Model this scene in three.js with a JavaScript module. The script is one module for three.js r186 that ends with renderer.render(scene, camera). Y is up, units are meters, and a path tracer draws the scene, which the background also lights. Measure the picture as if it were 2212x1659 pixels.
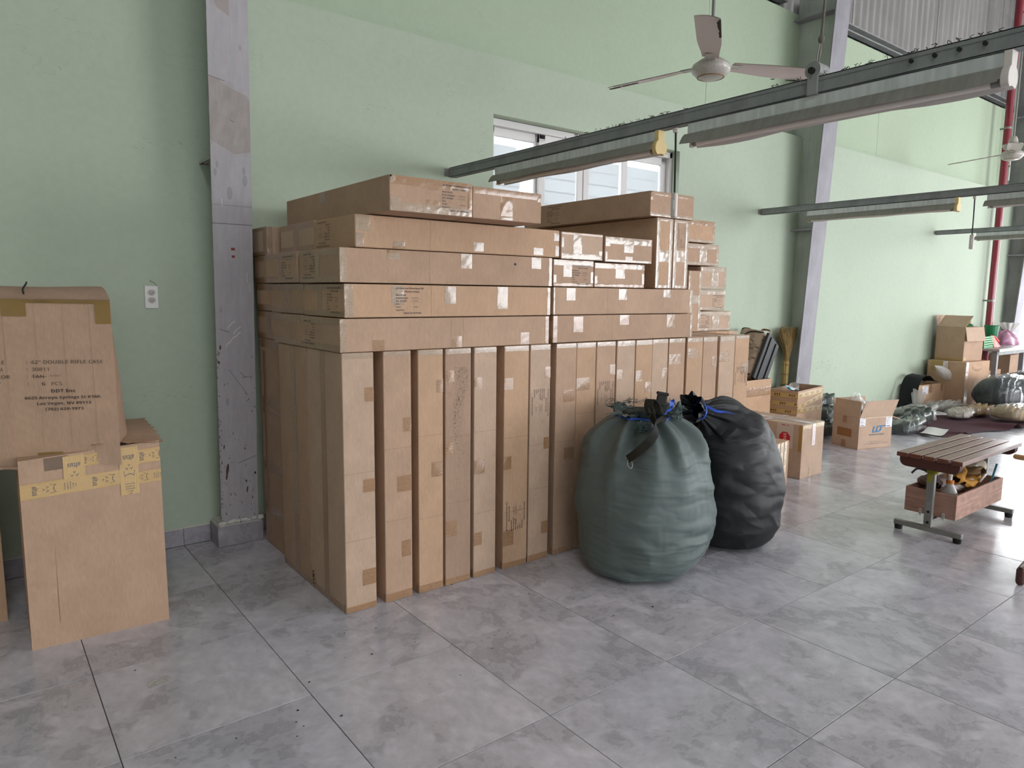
import * as THREE from 'three';
import { RoundedBoxGeometry } from 'three/addons/geometries/RoundedBoxGeometry.js';
import { mergeGeometries, mergeVertices } from 'three/addons/utils/BufferGeometryUtils.js';
import { RectAreaLightUniformsLib } from 'three/addons/lights/RectAreaLightUniformsLib.js';

// ---------------------------------------------------------------- camera, sky, daylight, exposure
const scene = new THREE.Scene();
const camera = new THREE.PerspectiveCamera(57.252, 2212 / 1659, 0.05, 200);
camera.position.set(-0.878, 1.422, 4.142);
{
  const yaw = 0.6582, pitch = 0.1272, roll = 0.0107, V = (x, y, z) => new THREE.Vector3(x, y, z);
  const fw = V(Math.sin(yaw) * Math.cos(pitch), -Math.sin(pitch), -Math.cos(yaw) * Math.cos(pitch));
  const rt = fw.clone().cross(V(0, 1, 0)).normalize(), up = rt.clone().cross(fw);
  const r2 = rt.clone().multiplyScalar(Math.cos(roll)).addScaledVector(up, Math.sin(roll));
  const u2 = up.clone().multiplyScalar(Math.cos(roll)).addScaledVector(rt, -Math.sin(roll));
  camera.quaternion.setFromRotationMatrix(new THREE.Matrix4().makeBasis(r2, u2, fw.clone().negate()));
  camera.updateMatrixWorld();
}
const renderer = new THREE.WebGLRenderer({ antialias: true });
renderer.toneMapping = THREE.LinearToneMapping;
renderer.toneMappingExposure = 1.25;
renderer.shadowMap.enabled = true;
RectAreaLightUniformsLib.init();
scene.background = new THREE.Color(0.93, 0.97, 1.0);   // bright overcast sky
scene.backgroundIntensity = 6;
// Daylight that enters by each opening: [centre, looks towards, width, height, strength]
const DAY = [
  [[11.5, 1.9, 11.95], [11.5, 1.75, 0], 7.0, 3.4, 6.0],     // wide roller door in the front wall, right of the camera
  [[0.5, 1.95, 11.95], [0.5, 1.85, 0], 7.5, 1.3, 1.7],      // window strip behind the camera
  [[18.35, 2.0, 5.2], [0, 1.9, 5.2], 5.5, 3.6, 2.4],        // open gate in the right end wall
  [[14.6, 1.55, -0.1], [14.6, 1.4, 9], 4.1, 2.9, 8.0],      // doorway in the back wall past the third column
  [[-1.5, 6.1, 6.6], [-1.5, 0, 6.6], 1.0, 5.0, 3.5],          // translucent roof sheets
  [[6, 6.1, 6.6], [6, 0, 6.6], 1.0, 5.0, 3.5],
  [[13, 6.1, 6.6], [13, 0, 6.6], 1.0, 5.0, 3.5],
];
for (const [at, to, w, h, s] of DAY) {
  const l = new THREE.RectAreaLight(new THREE.Color(0.985, 0.985, 1.03), s, w, h);
  l.name = 'daylight'; l.position.set(...at); l.lookAt(...to); scene.add(l);
}

// ---------------------------------------------------------------- helpers
const V3 = (x, y, z) => new THREE.Vector3(x, y, z);
function rng(seed) { let s = seed >>> 0; return () => { s = (s + 0x6D2B79F5) >>> 0; let t = Math.imul(s ^ (s >>> 15), 1 | s); t = (t + Math.imul(t ^ (t >>> 7), 61 | t)) ^ t; return ((t ^ (t >>> 14)) >>> 0) / 4294967296; }; }
const hash = (x, y, s) => { let h = Math.imul(x, 374761393) + Math.imul(y, 668265263) + Math.imul(s, 974634541) | 0; h = Math.imul(h ^ (h >>> 13), 1274126177); return ((h ^ (h >>> 16)) >>> 0) / 4294967296; };
// value noise that repeats every p cells
function vn(x, y, p, s) {
  const xi = Math.floor(x), yi = Math.floor(y), fx = x - xi, fy = y - yi, m = (a) => ((a % p) + p) % p;
  const u = fx * fx * (3 - 2 * fx), v = fy * fy * (3 - 2 * fy);
  const a = hash(m(xi), m(yi), s), b = hash(m(xi + 1), m(yi), s), c = hash(m(xi), m(yi + 1), s), d = hash(m(xi + 1), m(yi + 1), s);
  return a + (b - a) * u + (c - a) * v + (a - b - c + d) * u * v;
}
function fbm(x, y, p, oct, s, gain = 0.5) { let f = 0, a = 1, t = 0; for (let o = 0; o < oct; o++) { f += a * vn(x, y, p, s + o); t += a; a *= gain; x *= 2; y *= 2; p *= 2; } return f / t; }
const n3 = (x, y, z, s = 1) => (vn(x + z * 0.71, y - z * 0.53, 4096, s) + vn(y + 17.3 + x * 0.37, z + 5.1, 4096, s + 9) + vn(z - 3.7, x + 11.9 + y * 0.29, 4096, s + 5)) / 3;
const clamp01 = (v) => Math.min(1, Math.max(0, v)), smooth = (a, b, v) => { const t = clamp01((v - a) / (b - a)); return t * t * (3 - 2 * t); };
const lerp = (a, b, t) => a + (b - a) * t;
function dtex(w, h, fn, srgb = true) {
  const d = new Uint8Array(w * h * 4);
  for (let y = 0; y < h; y++) for (let x = 0; x < w; x++) { const c = fn(x / w, y / h), o = (y * w + x) * 4; d[o] = c[0]; d[o + 1] = c[1]; d[o + 2] = c[2]; d[o + 3] = c[3] ?? 255; }
  const t = new THREE.DataTexture(d, w, h); t.wrapS = t.wrapT = THREE.RepeatWrapping; t.magFilter = THREE.LinearFilter; t.minFilter = THREE.LinearFilter;
  if (srgb) t.colorSpace = THREE.SRGBColorSpace; t.needsUpdate = true; return t;
}
const gtex = (w, h, fn) => dtex(w, h, (u, v) => { const g = Math.round(255 * clamp01(fn(u, v))); return [g, g, g]; }, false);
function rep(t, rx, ry = rx) { const c = t.clone(); c.repeat.set(rx, ry); c.needsUpdate = true; return c; }
function canvasTex(w, h, draw, clear = true) {
  const c = document.createElement('canvas'); c.width = w; c.height = h; const g = c.getContext('2d');
  if (!clear) { g.fillStyle = '#fff'; g.fillRect(0, 0, w, h); }
  draw(g, w, h);
  const t = new THREE.CanvasTexture(c); t.colorSpace = THREE.SRGBColorSpace; t.anisotropy = 8; return t;
}
const used = new Map();
function numbered(n) { const k = used.get(n) ?? 0; used.set(n, k + 1); return k ? n + '_' + String(k).padStart(3, '0') : n; }
function shadows(o) { o.traverse((m) => { if (m.isMesh) { m.castShadow = true; m.receiveShadow = true; } }); return o; }
function mesh(name, g, m, parent = scene) { const o = new THREE.Mesh(g, m); o.name = numbered(name); o.castShadow = o.receiveShadow = true; parent.add(o); return o; }
function thing(name, label, category, pos = [0, 0, 0], turn = 0, group) {
  const o = new THREE.Group(); o.name = numbered(name); o.position.set(...pos); o.rotation.y = turn; scene.add(o);
  o.userData = { label, category }; if (group) o.userData.group = group; return o;
}
function tag(o, label, category, group) { o.userData = { ...o.userData, label, category }; if (group) o.userData.group = group; return o; }
function struct(name, label) { const o = new THREE.Group(); o.name = numbered(name); o.userData = { kind: 'structure' }; if (label) o.userData.label = label; scene.add(o); return o; }
// uv in metres from the dominant axis of each face normal
function metreUV(g, k = 1, ou = 0, ov = 0, upIsX = false) {
  const p = g.attributes.position, n = g.attributes.normal, uv = new Float32Array(p.count * 2);
  for (let i = 0; i < p.count; i++) {
    const ax = Math.abs(n.getX(i)), ay = Math.abs(n.getY(i)), az = Math.abs(n.getZ(i)); let a, b;
    if (ay >= ax && ay >= az) { a = p.getX(i); b = p.getZ(i); } else if (ax >= az) { a = p.getZ(i); b = p.getY(i); } else { a = p.getX(i); b = p.getY(i); }
    if (upIsX) [a, b] = [b, a];
    uv[2 * i] = a * k + ou; uv[2 * i + 1] = b * k + ov;
  }
  g.setAttribute('uv', new THREE.BufferAttribute(uv, 2)); return g;
}
function bx(x0, x1, y0, y1, z0, z1, r = 0) {
  const w = x1 - x0, h = y1 - y0, d = z1 - z0, g = r ? new RoundedBoxGeometry(w, h, d, 1, Math.min(r, w / 2.2, h / 2.2, d / 2.2)) : new THREE.BoxGeometry(w, h, d);
  g.translate((x0 + x1) / 2, (y0 + y1) / 2, (z0 + z1) / 2); return metreUV(g);
}
function tubeGeo(pts, r, seg = 24, rad = 8, closed = false) { return new THREE.TubeGeometry(new THREE.CatmullRomCurve3(pts.map((p) => V3(...p)), closed, 'centripetal'), seg, r, rad, closed); }
function cyl(r0, r1, h, x, y, z, seg = 20, axis = 'y') { const g = new THREE.CylinderGeometry(r1, r0, h, seg); if (axis === 'x') g.rotateZ(-Math.PI / 2); if (axis === 'z') g.rotateX(Math.PI / 2); g.translate(x, y, z); return g; }
function lathe(pts, x, y, z, seg = 40) { const g = new THREE.LatheGeometry(pts.map((p) => new THREE.Vector2(p[0], p[1])), seg); g.translate(x, y, z); return g; }
const clean = (g) => { const c = g.index ? g.toNonIndexed() : g.clone(); for (const k of Object.keys(c.attributes)) if (!['position', 'normal', 'uv'].includes(k)) c.deleteAttribute(k); return c; };
const join = (...gs) => mergeGeometries(gs.flat().map(clean));
// a grid surface f(u, v) -> [x, y, z], optionally closed in u
function surf(nu, nv, f, closedU = false, uvk = [1, 1]) {
  const pos = [], uv = [], idx = [];
  for (let j = 0; j <= nv; j++) for (let i = 0; i <= nu; i++) { const u = i / nu, v = j / nv; pos.push(...f(closedU && i === nu ? 0 : u, v)); uv.push(u * uvk[0], v * uvk[1]); }
  for (let j = 0; j < nv; j++) for (let i = 0; i < nu; i++) { const a = j * (nu + 1) + i, b = a + 1, c = a + nu + 1, d = c + 1; idx.push(a, b, d, a, d, c); }
  const g = new THREE.BufferGeometry(); g.setAttribute('position', new THREE.Float32BufferAttribute(pos, 3)); g.setAttribute('uv', new THREE.Float32BufferAttribute(uv, 2)); g.setIndex(idx); g.computeVertexNormals();
  if (closedU) { const n = g.attributes.normal; for (let j = 0; j <= nv; j++) { const a = j * (nu + 1), b = a + nu, s = V3(n.getX(a) + n.getX(b), n.getY(a) + n.getY(b), n.getZ(a) + n.getZ(b)).normalize(); n.setXYZ(a, s.x, s.y, s.z); n.setXYZ(b, s.x, s.y, s.z); } }
  return g;
}
// a flat ribbon of width w and thickness t swept along points; side gives the width direction
function ribbon(pts, w, t, side = [0, 1, 0], seg = 30) {
  const c = new THREE.CatmullRomCurve3(pts.map((p) => V3(...p)), false, 'centripetal'), s0 = V3(...side).normalize();
  const ring = (k) => { const p = c.getPoint(k), d = c.getTangent(k), s = s0.clone().addScaledVector(d, -s0.dot(d)).normalize(), n = d.clone().cross(s); return [[1, 1], [-1, 1], [-1, -1], [1, -1]].map(([a, b]) => p.clone().addScaledVector(s, a * w / 2).addScaledVector(n, b * t / 2)); };
  const pos = [], q = (a, b, cc, d) => pos.push(...a, ...b, ...cc, ...a, ...cc, ...d);
  for (let i = 0; i < seg; i++) { const A = ring(i / seg).map((v) => v.toArray()), B = ring((i + 1) / seg).map((v) => v.toArray()); for (let k = 0; k < 4; k++) { const m = (k + 1) % 4; q(A[k], A[m], B[m], B[k]); } if (i === 0) q(A[3], A[2], A[1], A[0]); if (i === seg - 1) q(B[0], B[1], B[2], B[3]); }
  const g = new THREE.BufferGeometry(); g.setAttribute('position', new THREE.Float32BufferAttribute(pos, 3)); g.computeVertexNormals(); return metreUV(g);
}
// ---------------------------------------------------------------- materials
const T = {};
T.card = dtex(1024, 1024, (u, v) => {   // kraft board, half a metre a side: flutes run up the board
  const fl = 0.5 + 0.5 * Math.sin(u * Math.PI * 2 * 84 + 2.2 * fbm(u * 6, v * 3, 6, 3, 3)), f = fbm(u * 90, v * 24, 30, 3, 11), b = fbm(u * 4, v * 4, 4, 5, 21), sp = vn(u * 512, v * 512, 512, 31);
  const k = 0.93 + 0.03 * fl + 0.07 * (f - 0.5) + 0.12 * (b - 0.5) + (sp > 0.985 ? -0.1 : 0) + 0.03 * (sp - 0.5);
  return [202 * k, 172 * k, 149 * k].map((c) => Math.min(255, c));
});
T.cardBump = gtex(512, 512, (u, v) => 0.5 + 0.25 * Math.sin(u * Math.PI * 2 * 84) + 0.35 * (fbm(u * 20, v * 8, 4, 4, 5) - 0.5));
T.crinkle = gtex(1024, 1024, (u, v) => { const a = fbm(u * 7, v * 7, 7, 4, 41), w = Math.abs(fbm(u * 10 + a * 2.5, v * 10, 10, 4, 51) - 0.5) * 4, sp = fbm(u * 140, v * 140, 140, 2, 61); return 0.55 * Math.min(1, w) + 0.45 * sp; });
T.floor = dtex(2048, 2048, (u, v) => {   // cement-look porcelain, 2.4 m a side
  const w = fbm(u * 8, v * 8, 8, 3, 71), big = fbm(u * 11 + w, v * 11 - w, 11, 5, 81, 0.6), fine = fbm(u * 70 + 2 * w, v * 46, 46 * 5, 4, 91, 0.6), hair = Math.abs(fbm(u * 44 + 1.6 * w, v * 96 + big, 4096, 3, 101) - 0.5);
  let k = 0.90 + 0.15 * (big - 0.5) + 0.17 * (fine - 0.5);
  if (hair < 0.012 && big < 0.52) k -= 0.09 * (1 - hair / 0.012);
  k -= 0.11 * smooth(0.53, 0.40, big) * smooth(0.42, 0.62, fine);
  k = Math.max(0.25, k); const warm = 3 * (fbm(u * 3, v * 3, 3, 3, 111) - 0.5);
  return [(216 + warm * 2) * k, (213) * k, (222 - warm * 2) * k].map((c) => Math.min(255, Math.max(0, c)));
});
T.floorRough = gtex(512, 512, (u, v) => 0.30 + 0.16 * fbm(u * 12, v * 12, 12, 4, 121));
T.wall = dtex(1024, 1024, (u, v) => {   // painted plaster, 3 m a side
  const b = fbm(u * 5, v * 5, 5, 5, 131), f = fbm(u * 120, v * 120, 120, 2, 141), sp = vn(u * 190, v * 190, 190, 151), sc = Math.abs(fbm(u * 9 + 3 * b, v * 14, 4096, 4, 161) - 0.5), m = fbm(u * 3, v * 3, 3, 3, 171);
  let k = 1 + 0.035 * (b - 0.5) + 0.03 * (f - 0.5);
  if (sc < 0.0018 && m > 0.6) k -= 0.06;
  if (sp > 0.9978) k -= 0.2;
  return [175 * k, 187 * k, 168 * k].map((c) => Math.min(255, c));
});
T.metal = dtex(512, 512, (u, v) => { const b = fbm(u * 5, v * 5, 5, 5, 181), s = fbm(u * 60, v * 6, 60, 3, 191), d = vn(u * 120, v * 120, 120, 201); let k = 0.92 + 0.16 * (b - 0.5) + 0.08 * (s - 0.5); if (d > 0.99) k *= 0.8; return [240 * k, 240 * k, 240 * k].map((c) => Math.min(255, c)); });
T.sheet = dtex(512, 512, (u, v) => { const b = fbm(u * 4, v * 4, 4, 5, 211), s = fbm(u * 40, v * 3, 40, 4, 221); const k = 0.9 + 0.16 * (b - 0.5) + 0.16 * (s - 0.5); return [240 * k, 239 * k, 237 * k].map((c) => Math.min(255, c)); });
T.weave = gtex(512, 512, (u, v) => { const a = Math.sin(u * Math.PI * 2 * 64), b = Math.sin(v * Math.PI * 2 * 64), c = (Math.floor(u * 64) + Math.floor(v * 64)) & 1; return 0.5 + 0.35 * (c ? a * a : b * b) + 0.25 * (fbm(u * 10, v * 10, 10, 4, 231) - 0.5); });
T.wood = dtex(512, 1024, (u, v) => { const w = fbm(u * 3, v * 2, 2, 4, 241), r = 0.5 + 0.5 * Math.sin((u * 14 + w * 5) * Math.PI * 2), f = fbm(u * 90, v * 6, 30, 3, 251); const k = 0.78 + 0.18 * r + 0.25 * (f - 0.5); return [128 * k, 72 * k, 52 * k]; });
T.ply = dtex(512, 512, (u, v) => { const w = fbm(u * 2, v * 5, 1, 4, 261), r = fbm(u * 3, v * 40 + w * 6, 1024, 4, 271), d = fbm(u * 9, v * 9, 9, 4, 281); const k = 0.9 + 0.26 * (r - 0.5) + 0.22 * (d - 0.5); return [186 * k, 143 * k, 126 * k].map((c) => Math.max(0, Math.min(255, c))); });
const std = (o) => new THREE.MeshStandardMaterial(o), phy = (o) => new THREE.MeshPhysicalMaterial(o);
const hexc = (h) => new THREE.Color(h);
const M = {};
const cardMat = (tint) => std({ color: hexc(tint), map: rep(T.card, 2), bumpMap: rep(T.cardBump, 2), bumpScale: 0.0006, roughness: 0.78 });
M.card = ['#ffffff', '#f6efe9', '#fff4e6', '#efe7e0'].map(cardMat);
M.cardDusty = cardMat('#e3dcd8');
M.cardDark = cardMat('#e9d6c0');
M.cardPale = cardMat('#fff3ec');
M.tape = phy({ color: hexc('#a37a55'), roughness: 0.3, bumpMap: rep(T.crinkle, 5), bumpScale: 0.0035, specularIntensity: 1.0, clearcoat: 1, clearcoatRoughness: 0.16, ior: 1.5 });
M.tapeShiny = phy({ color: hexc('#b09174'), roughness: 0.2, bumpMap: rep(T.crinkle, 9), bumpScale: 0.0030, clearcoat: 1, clearcoatRoughness: 0.16, ior: 1.95 });
M.tapeYellow = phy({ color: hexc('#ad8848'), roughness: 0.3, bumpMap: rep(T.crinkle, 4), bumpScale: 0.002, clearcoat: 1, clearcoatRoughness: 0.15 });
M.tapeWhite = phy({ color: hexc('#d8d0cd'), roughness: 0.35, bumpMap: rep(T.crinkle, 5), bumpScale: 0.002, clearcoat: 0.7, clearcoatRoughness: 0.2 });
M.wall = std({ map: rep(T.wall, 1 / 3), roughness: 0.72 });
M.wallUpper = std({ color: hexc('#f6fbf2'), map: rep(T.wall, 1 / 3), roughness: 0.7 });
M.tile = phy({ map: rep(T.floor, 1 / 2.4), roughnessMap: rep(T.floorRough, 1), roughness: 0.5, ior: 1.5 });
M.grout = std({ color: hexc('#55524e'), roughness: 0.9 });
M.skirt = phy({ color: hexc('#d8d5d6'), map: rep(T.floor, 1 / 2.4), roughness: 0.35 });
M.steel = std({ color: hexc('#a7a3a7'), map: rep(T.metal, 1.4), roughness: 0.55, metalness: 0.0 });
M.steelDark = std({ color: hexc('#a6a8a6'), map: rep(T.metal, 2), roughness: 0.6 });
M.steelGreen = std({ color: hexc('#d3dcd4'), map: rep(T.metal, 1), roughness: 0.65 });
M.galv = std({ color: hexc('#a5a39f'), map: rep(T.metal, 6), roughness: 0.42, metalness: 0.4 });
M.sheet = std({ color: hexc('#b3b1b0'), map: rep(T.sheet, 0.7), roughness: 0.6 });
M.plasterWhite = std({ color: hexc('#cfcdc4'), roughness: 0.85 });
M.white = std({ color: hexc('#dfdedb'), roughness: 0.45 });
M.alum = std({ color: hexc('#d5d2d2'), roughness: 0.4 });
M.rubber = std({ color: hexc('#191817'), roughness: 0.7 });
M.black = std({ color: hexc('#17181b'), roughness: 0.55 });
M.red = phy({ color: hexc('#80172a'), roughness: 0.35, clearcoat: 0.4 });
M.plastic = phy({ color: hexc('#ffffff'), transmission: 1, thickness: 0, roughness: 0.13, ior: 1.45, bumpMap: rep(T.crinkle, 2), bumpScale: 0.0025 });
M.plasticMilky = phy({ color: hexc('#eceae8'), transmission: 0.72, thickness: 0, roughness: 0.3, ior: 1.45, bumpMap: rep(T.crinkle, 2), bumpScale: 0.0025 });
M.frosted = phy({ color: hexc('#dfe3e8'), transmission: 0.95, thickness: 0, roughness: 0.5, ior: 1.5 });
M.glass = phy({ color: hexc('#ffffff'), transmission: 1, thickness: 0, roughness: 0.05, ior: 1.5 });

// ---------------------------------------------------------------- flat prints
const decalMat = (map, rough = 0.75) => std({ map, transparent: true, roughness: rough, polygonOffset: true, polygonOffsetFactor: -1 });
const INK = '#2e2f3d';
function shippingPrint(hand) {
  return canvasTex(512, 448, (g) => {
    g.fillStyle = INK; g.textBaseline = 'middle'; g.globalAlpha = 0.86;
    g.font = 'bold 36px sans-serif'; g.textAlign = 'center'; g.fillText('All American Waterways INC', 268, 34, 480); g.fillText('Marine Canopy', 300, 84, 250);
    g.textAlign = 'left'; g.font = 'bold 33px sans-serif';
    const rows = [['Bow-Shade', ''], ['Gross Weight', '9.44 KGS'], ['Net  Weight', '8.14 KGS'], ['Size', '5'], ['Color', 'White'], ['Quantity', '1']];
    rows.forEach(([a, b], i) => { const y = 136 + i * 46; g.font = 'bold 33px sans-serif'; g.fillText(a, 18, y, 220); if (b) g.fillText(':', 252, y); g.font = (hand && i < 4 ? 'italic ' : '') + '31px sans-serif'; g.fillText(b, i < 3 ? 284 : 318, y, 200); });
    g.font = 'bold 34px sans-serif'; g.fillText('MADE IN VIETNAM', 150, 416, 320);
    if (!hand) { g.globalAlpha = 0.5; g.fillStyle = '#c9a988'; g.fillRect(278, 202, 190, 3); g.fillRect(278, 248, 190, 3); }
  });
}
M.print = decalMat(shippingPrint(false)); M.printHand = decalMat(shippingPrint(true));
M.printStyle = decalMat(canvasTex(960, 640, (g) => {
  g.fillStyle = '#2a2224'; g.textBaseline = 'middle'; g.globalAlpha = 0.9;
  const L = (a, b, y) => { g.font = '52px sans-serif'; g.textAlign = 'left'; g.fillText(a, 4, y, 260); g.fillText(':', 292, y); g.fillText(b, 330, y, 600); };
  L('STYLE', '42" DOUBLE RIFLE CASE', 46); L('ITEM', '30811', 126); L('COLOR', 'TAN', 206); L('QTY', '', 288);
  g.fillRect(326, 206, 118, 4); g.globalAlpha = 0.6; g.font = 'italic 34px sans-serif'; g.fillText('XANH', 462, 198); g.globalAlpha = 0.9;
  g.font = 'bold 52px serif'; g.fillText('6', 400, 290); g.font = '52px sans-serif'; g.fillText('PCS', 470, 290);
  g.textAlign = 'center'; g.font = 'bold 52px sans-serif'; g.fillText('DDT Inc', 560, 372); g.font = 'bold 44px sans-serif';
  g.fillText('6625 Arroyo Springs St #160,', 560, 446, 620); g.fillText('Las Vegas, NV 89113', 560, 512, 470); g.fillText('(702) 629-1973', 560, 578, 330);
}));
const kitten = (g, x, y, s) => { g.lineWidth = s * 0.045; g.lineCap = 'round'; g.lineJoin = 'round'; const P = (...p) => { g.beginPath(); p.forEach(([a, b], i) => (i ? g.lineTo : g.moveTo).call(g, x + a * s, y + b * s)); g.stroke(); }; P([-0.5, 0.18], [-0.42, 0.5], [-0.18, 0.38], [0.18, 0.38], [0.42, 0.5], [0.5, 0.18]); P([-0.32, -0.05], [-0.2, 0.1], [-0.1, -0.02]); P([0.1, -0.02], [0.2, 0.1], [0.32, -0.05]); P([-0.08, -0.22], [0, -0.14], [0.08, -0.22]); };
const altusTex = canvasTex(1024, 256, (g, w, h) => {
  g.fillStyle = '#c39b58'; g.fillRect(0, 0, w, h); g.fillStyle = '#2b211c'; g.strokeStyle = '#2b211c';
  for (let k = 0; k < 2; k++) {
    const x = 40 + k * 512; g.save(); g.translate(x + 80, 128); g.rotate(Math.PI / 2); g.textAlign = 'center'; g.textBaseline = 'middle'; g.font = 'bold 66px sans-serif'; g.fillText('altus', 0, 0, 190); g.restore();
    g.save(); g.translate(x + 180, 128); g.rotate(Math.PI / 2); g.scale(1, -1); kitten(g, 0, 0, 150); g.restore();
    g.save(); g.translate(x + 370, 128); g.rotate(Math.PI / 2); g.textAlign = 'center'; g.font = 'bold 17px sans-serif'; ['www.altus.com', '+34 93 209 09 09', '08018 Barcelona', 'TABILE S.A.', 'Spain'].forEach((t, i) => g.fillText(t, 0, 46 - i * 24)); g.restore();
  }
});
altusTex.wrapS = THREE.RepeatWrapping;
M.tapeAltus = phy({ map: altusTex, roughness: 0.3, clearcoat: 0.9, clearcoatRoughness: 0.15, bumpMap: rep(T.crinkle, 1), bumpScale: 0.0012 });
const pitTex = canvasTex(512, 128, (g, w, h) => { g.fillStyle = '#c5a26a'; g.fillRect(0, 0, w, h); g.fillStyle = '#2f2318'; g.fillRect(0, 8, w, 4); g.fillRect(0, h - 12, w, 4); g.font = 'bold 76px sans-serif'; g.textBaseline = 'middle'; g.textAlign = 'center'; g.fillText('PIT', 128, 66); g.fillText('PIT', 384, 66); });
pitTex.wrapS = THREE.RepeatWrapping;
M.tapePit = phy({ map: pitTex, roughness: 0.34, clearcoat: 0.7, clearcoatRoughness: 0.2 });
const fragTex = canvasTex(512, 96, (g, w, h) => { g.fillStyle = '#e2d6d4'; g.fillRect(0, 0, w, h); g.fillStyle = '#b8283c'; g.font = 'bold 30px sans-serif'; g.textBaseline = 'middle'; g.fillText('FRAGILE  HANDLE WITH CARE', 20, 30, 470); g.font = '22px sans-serif'; g.fillText('DO NOT ACCEPT IF SEAL IS BROKEN', 20, 66, 470); });
fragTex.wrapS = THREE.RepeatWrapping;
M.tapeFragile = phy({ map: fragTex, roughness: 0.34, clearcoat: 0.7, clearcoatRoughness: 0.2 });
// ---------------------------------------------------------------- the building
{ // floor: 0.6 m porcelain tiles, the ones in view one by one, the rest of the hall joined
  const fl = struct('floor', 'floor of large mottled grey cement-look tiles');
  const slab = mesh('screed', bx(-7, 18.5, -0.2, -0.006, 0, 12), M.grout, fl);
  const r = rng(5), proto = [];
  for (let k = 0; k < 18; k++) { const g = new RoundedBoxGeometry(0.5972, 0.02, 0.5972, 1, 0.0012); metreUV(g, 1, r() * 2.4, r() * 2.4, k % 3 === 1); proto.push(g); }
  const near = [], rest = [], cut = [];
  for (let j = -1; j < 20; j++) for (let i = -12; i < 31; i++) {
    const x = i * 0.6 + 0.3, z = j * 0.6 + 0.36;
    if (z < -0.2 || x < -7 || x > 18.4 || z > 11.9) continue;
    const seen = j <= 5 && x > -1.6 && x < 16 && z - 0.3 < 3.75 - Math.max(0, 1.2 - x) * 0.62 && z + 0.3 > 0.9 - (x + 0.9) * 0.75;
    (seen && z > 0 ? near : rest).push([x, z]);
  }
  for (let i = -12; i < 31; i++) { const a = Math.max(-6.99, i * 0.6 + 0.0014), b = i * 0.6 + 0.5986; if (i >= -3 && i < 14) mesh('tile', metreUV(bx(a, b, -0.02, 0, 0.012, 0.0586, 0.001), 1, i * 0.71, i * 0.43), M.tile, fl); else cut.push(metreUV(bx(a, b, -0.02, 0, 0.012, 0.0586), 1, i * 0.71, i * 0.43)); }
  near.sort((a, b) => Math.hypot(a[0] + 0.9, a[1] - 4.1) - Math.hypot(b[0] + 0.9, b[1] - 4.1));
  near.slice(0, 278).forEach(([x, z]) => { const t = mesh('tile', proto[Math.floor(r() * 18)], M.tile, fl); t.position.set(x, -0.01 + (r() - 0.5) * 0.0006, z); });
  const far = mesh('far_tiles', mergeGeometries([...cut, ...[...near.slice(278), ...rest].map(([x, z]) => { const c = Math.max(0, 0.0 - (z - 0.2986)); const g = bx(x - 0.2986, x + 0.2986, -0.02, 0, z - 0.2986 + c, z + 0.2986); return metreUV(g, 1, r() * 2.4, r() * 2.4); })]), M.tile, fl);
  far.userData.kind = 'stuff';
}
{ // back wall: lower masonry, set-back panels above, profiled sheet on top
  const w = struct('wall_back', 'pale green painted back wall');
  const Y = 3.06, W0 = 2.135, W1 = 4.152, WS = 1.42, WH = 2.672, D0 = 12.55, D1 = 16.7, DH = 3.0;
  mesh('masonry', join(bx(-7, W0, -0.2, Y, -0.24, 0), bx(W0, W1, -0.2, WS, -0.24, 0), bx(W0, W1, WH, Y, -0.24, 0), bx(W1, D0, -0.2, Y, -0.24, 0), bx(D0, D1, DH, Y, -0.24, 0), bx(D1, 18.5, -0.2, Y, -0.24, 0)), M.wall, w);
  for (const [a, b] of [[-7, -1.3], [-1.297, 4.6], [4.603, 7.872], [7.876, 13.4], [13.404, 18.5]]) mesh('upper_panel', bx(a, b, Y, 4.275, -0.2, -0.1, 0.002), M.wallUpper, w);
  mesh('panel_backing', bx(-7, 18.5, Y, 4.25, -0.24, -0.2), M.steelDark, w);
  for (let k = 0; k < 23; k++) { // profiled metal sheets
    const x0 = -6.9 + k * 1.1, g = surf(56, 1, (u, v) => { const x = x0 + u * 1.112; return [x, 4.1 + v * 2.35, -0.27 + 0.02 * Math.sin(x * Math.PI * 2 / 0.157) + (k % 2) * 0.003]; });
    metreUV(g); mesh('metal_sheet', g, M.sheet, w);
  }
  mesh('sheet_backing', bx(-7, 18.5, 4.1, 6.4, -0.4, -0.32), M.steelDark, w);
  for (const [a, b] of [[-7, 0.1], [0.44, 5.9], [6.26, 12.15], [12.5, 18.5]]) mesh('girt', join(bx(a, b, 4.375, 4.46, -0.235, -0.22), bx(a, b, 4.445, 4.46, -0.235, -0.14), bx(a, b, 4.375, 4.39, -0.235, -0.14)), M.steelDark, w);
}
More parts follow.
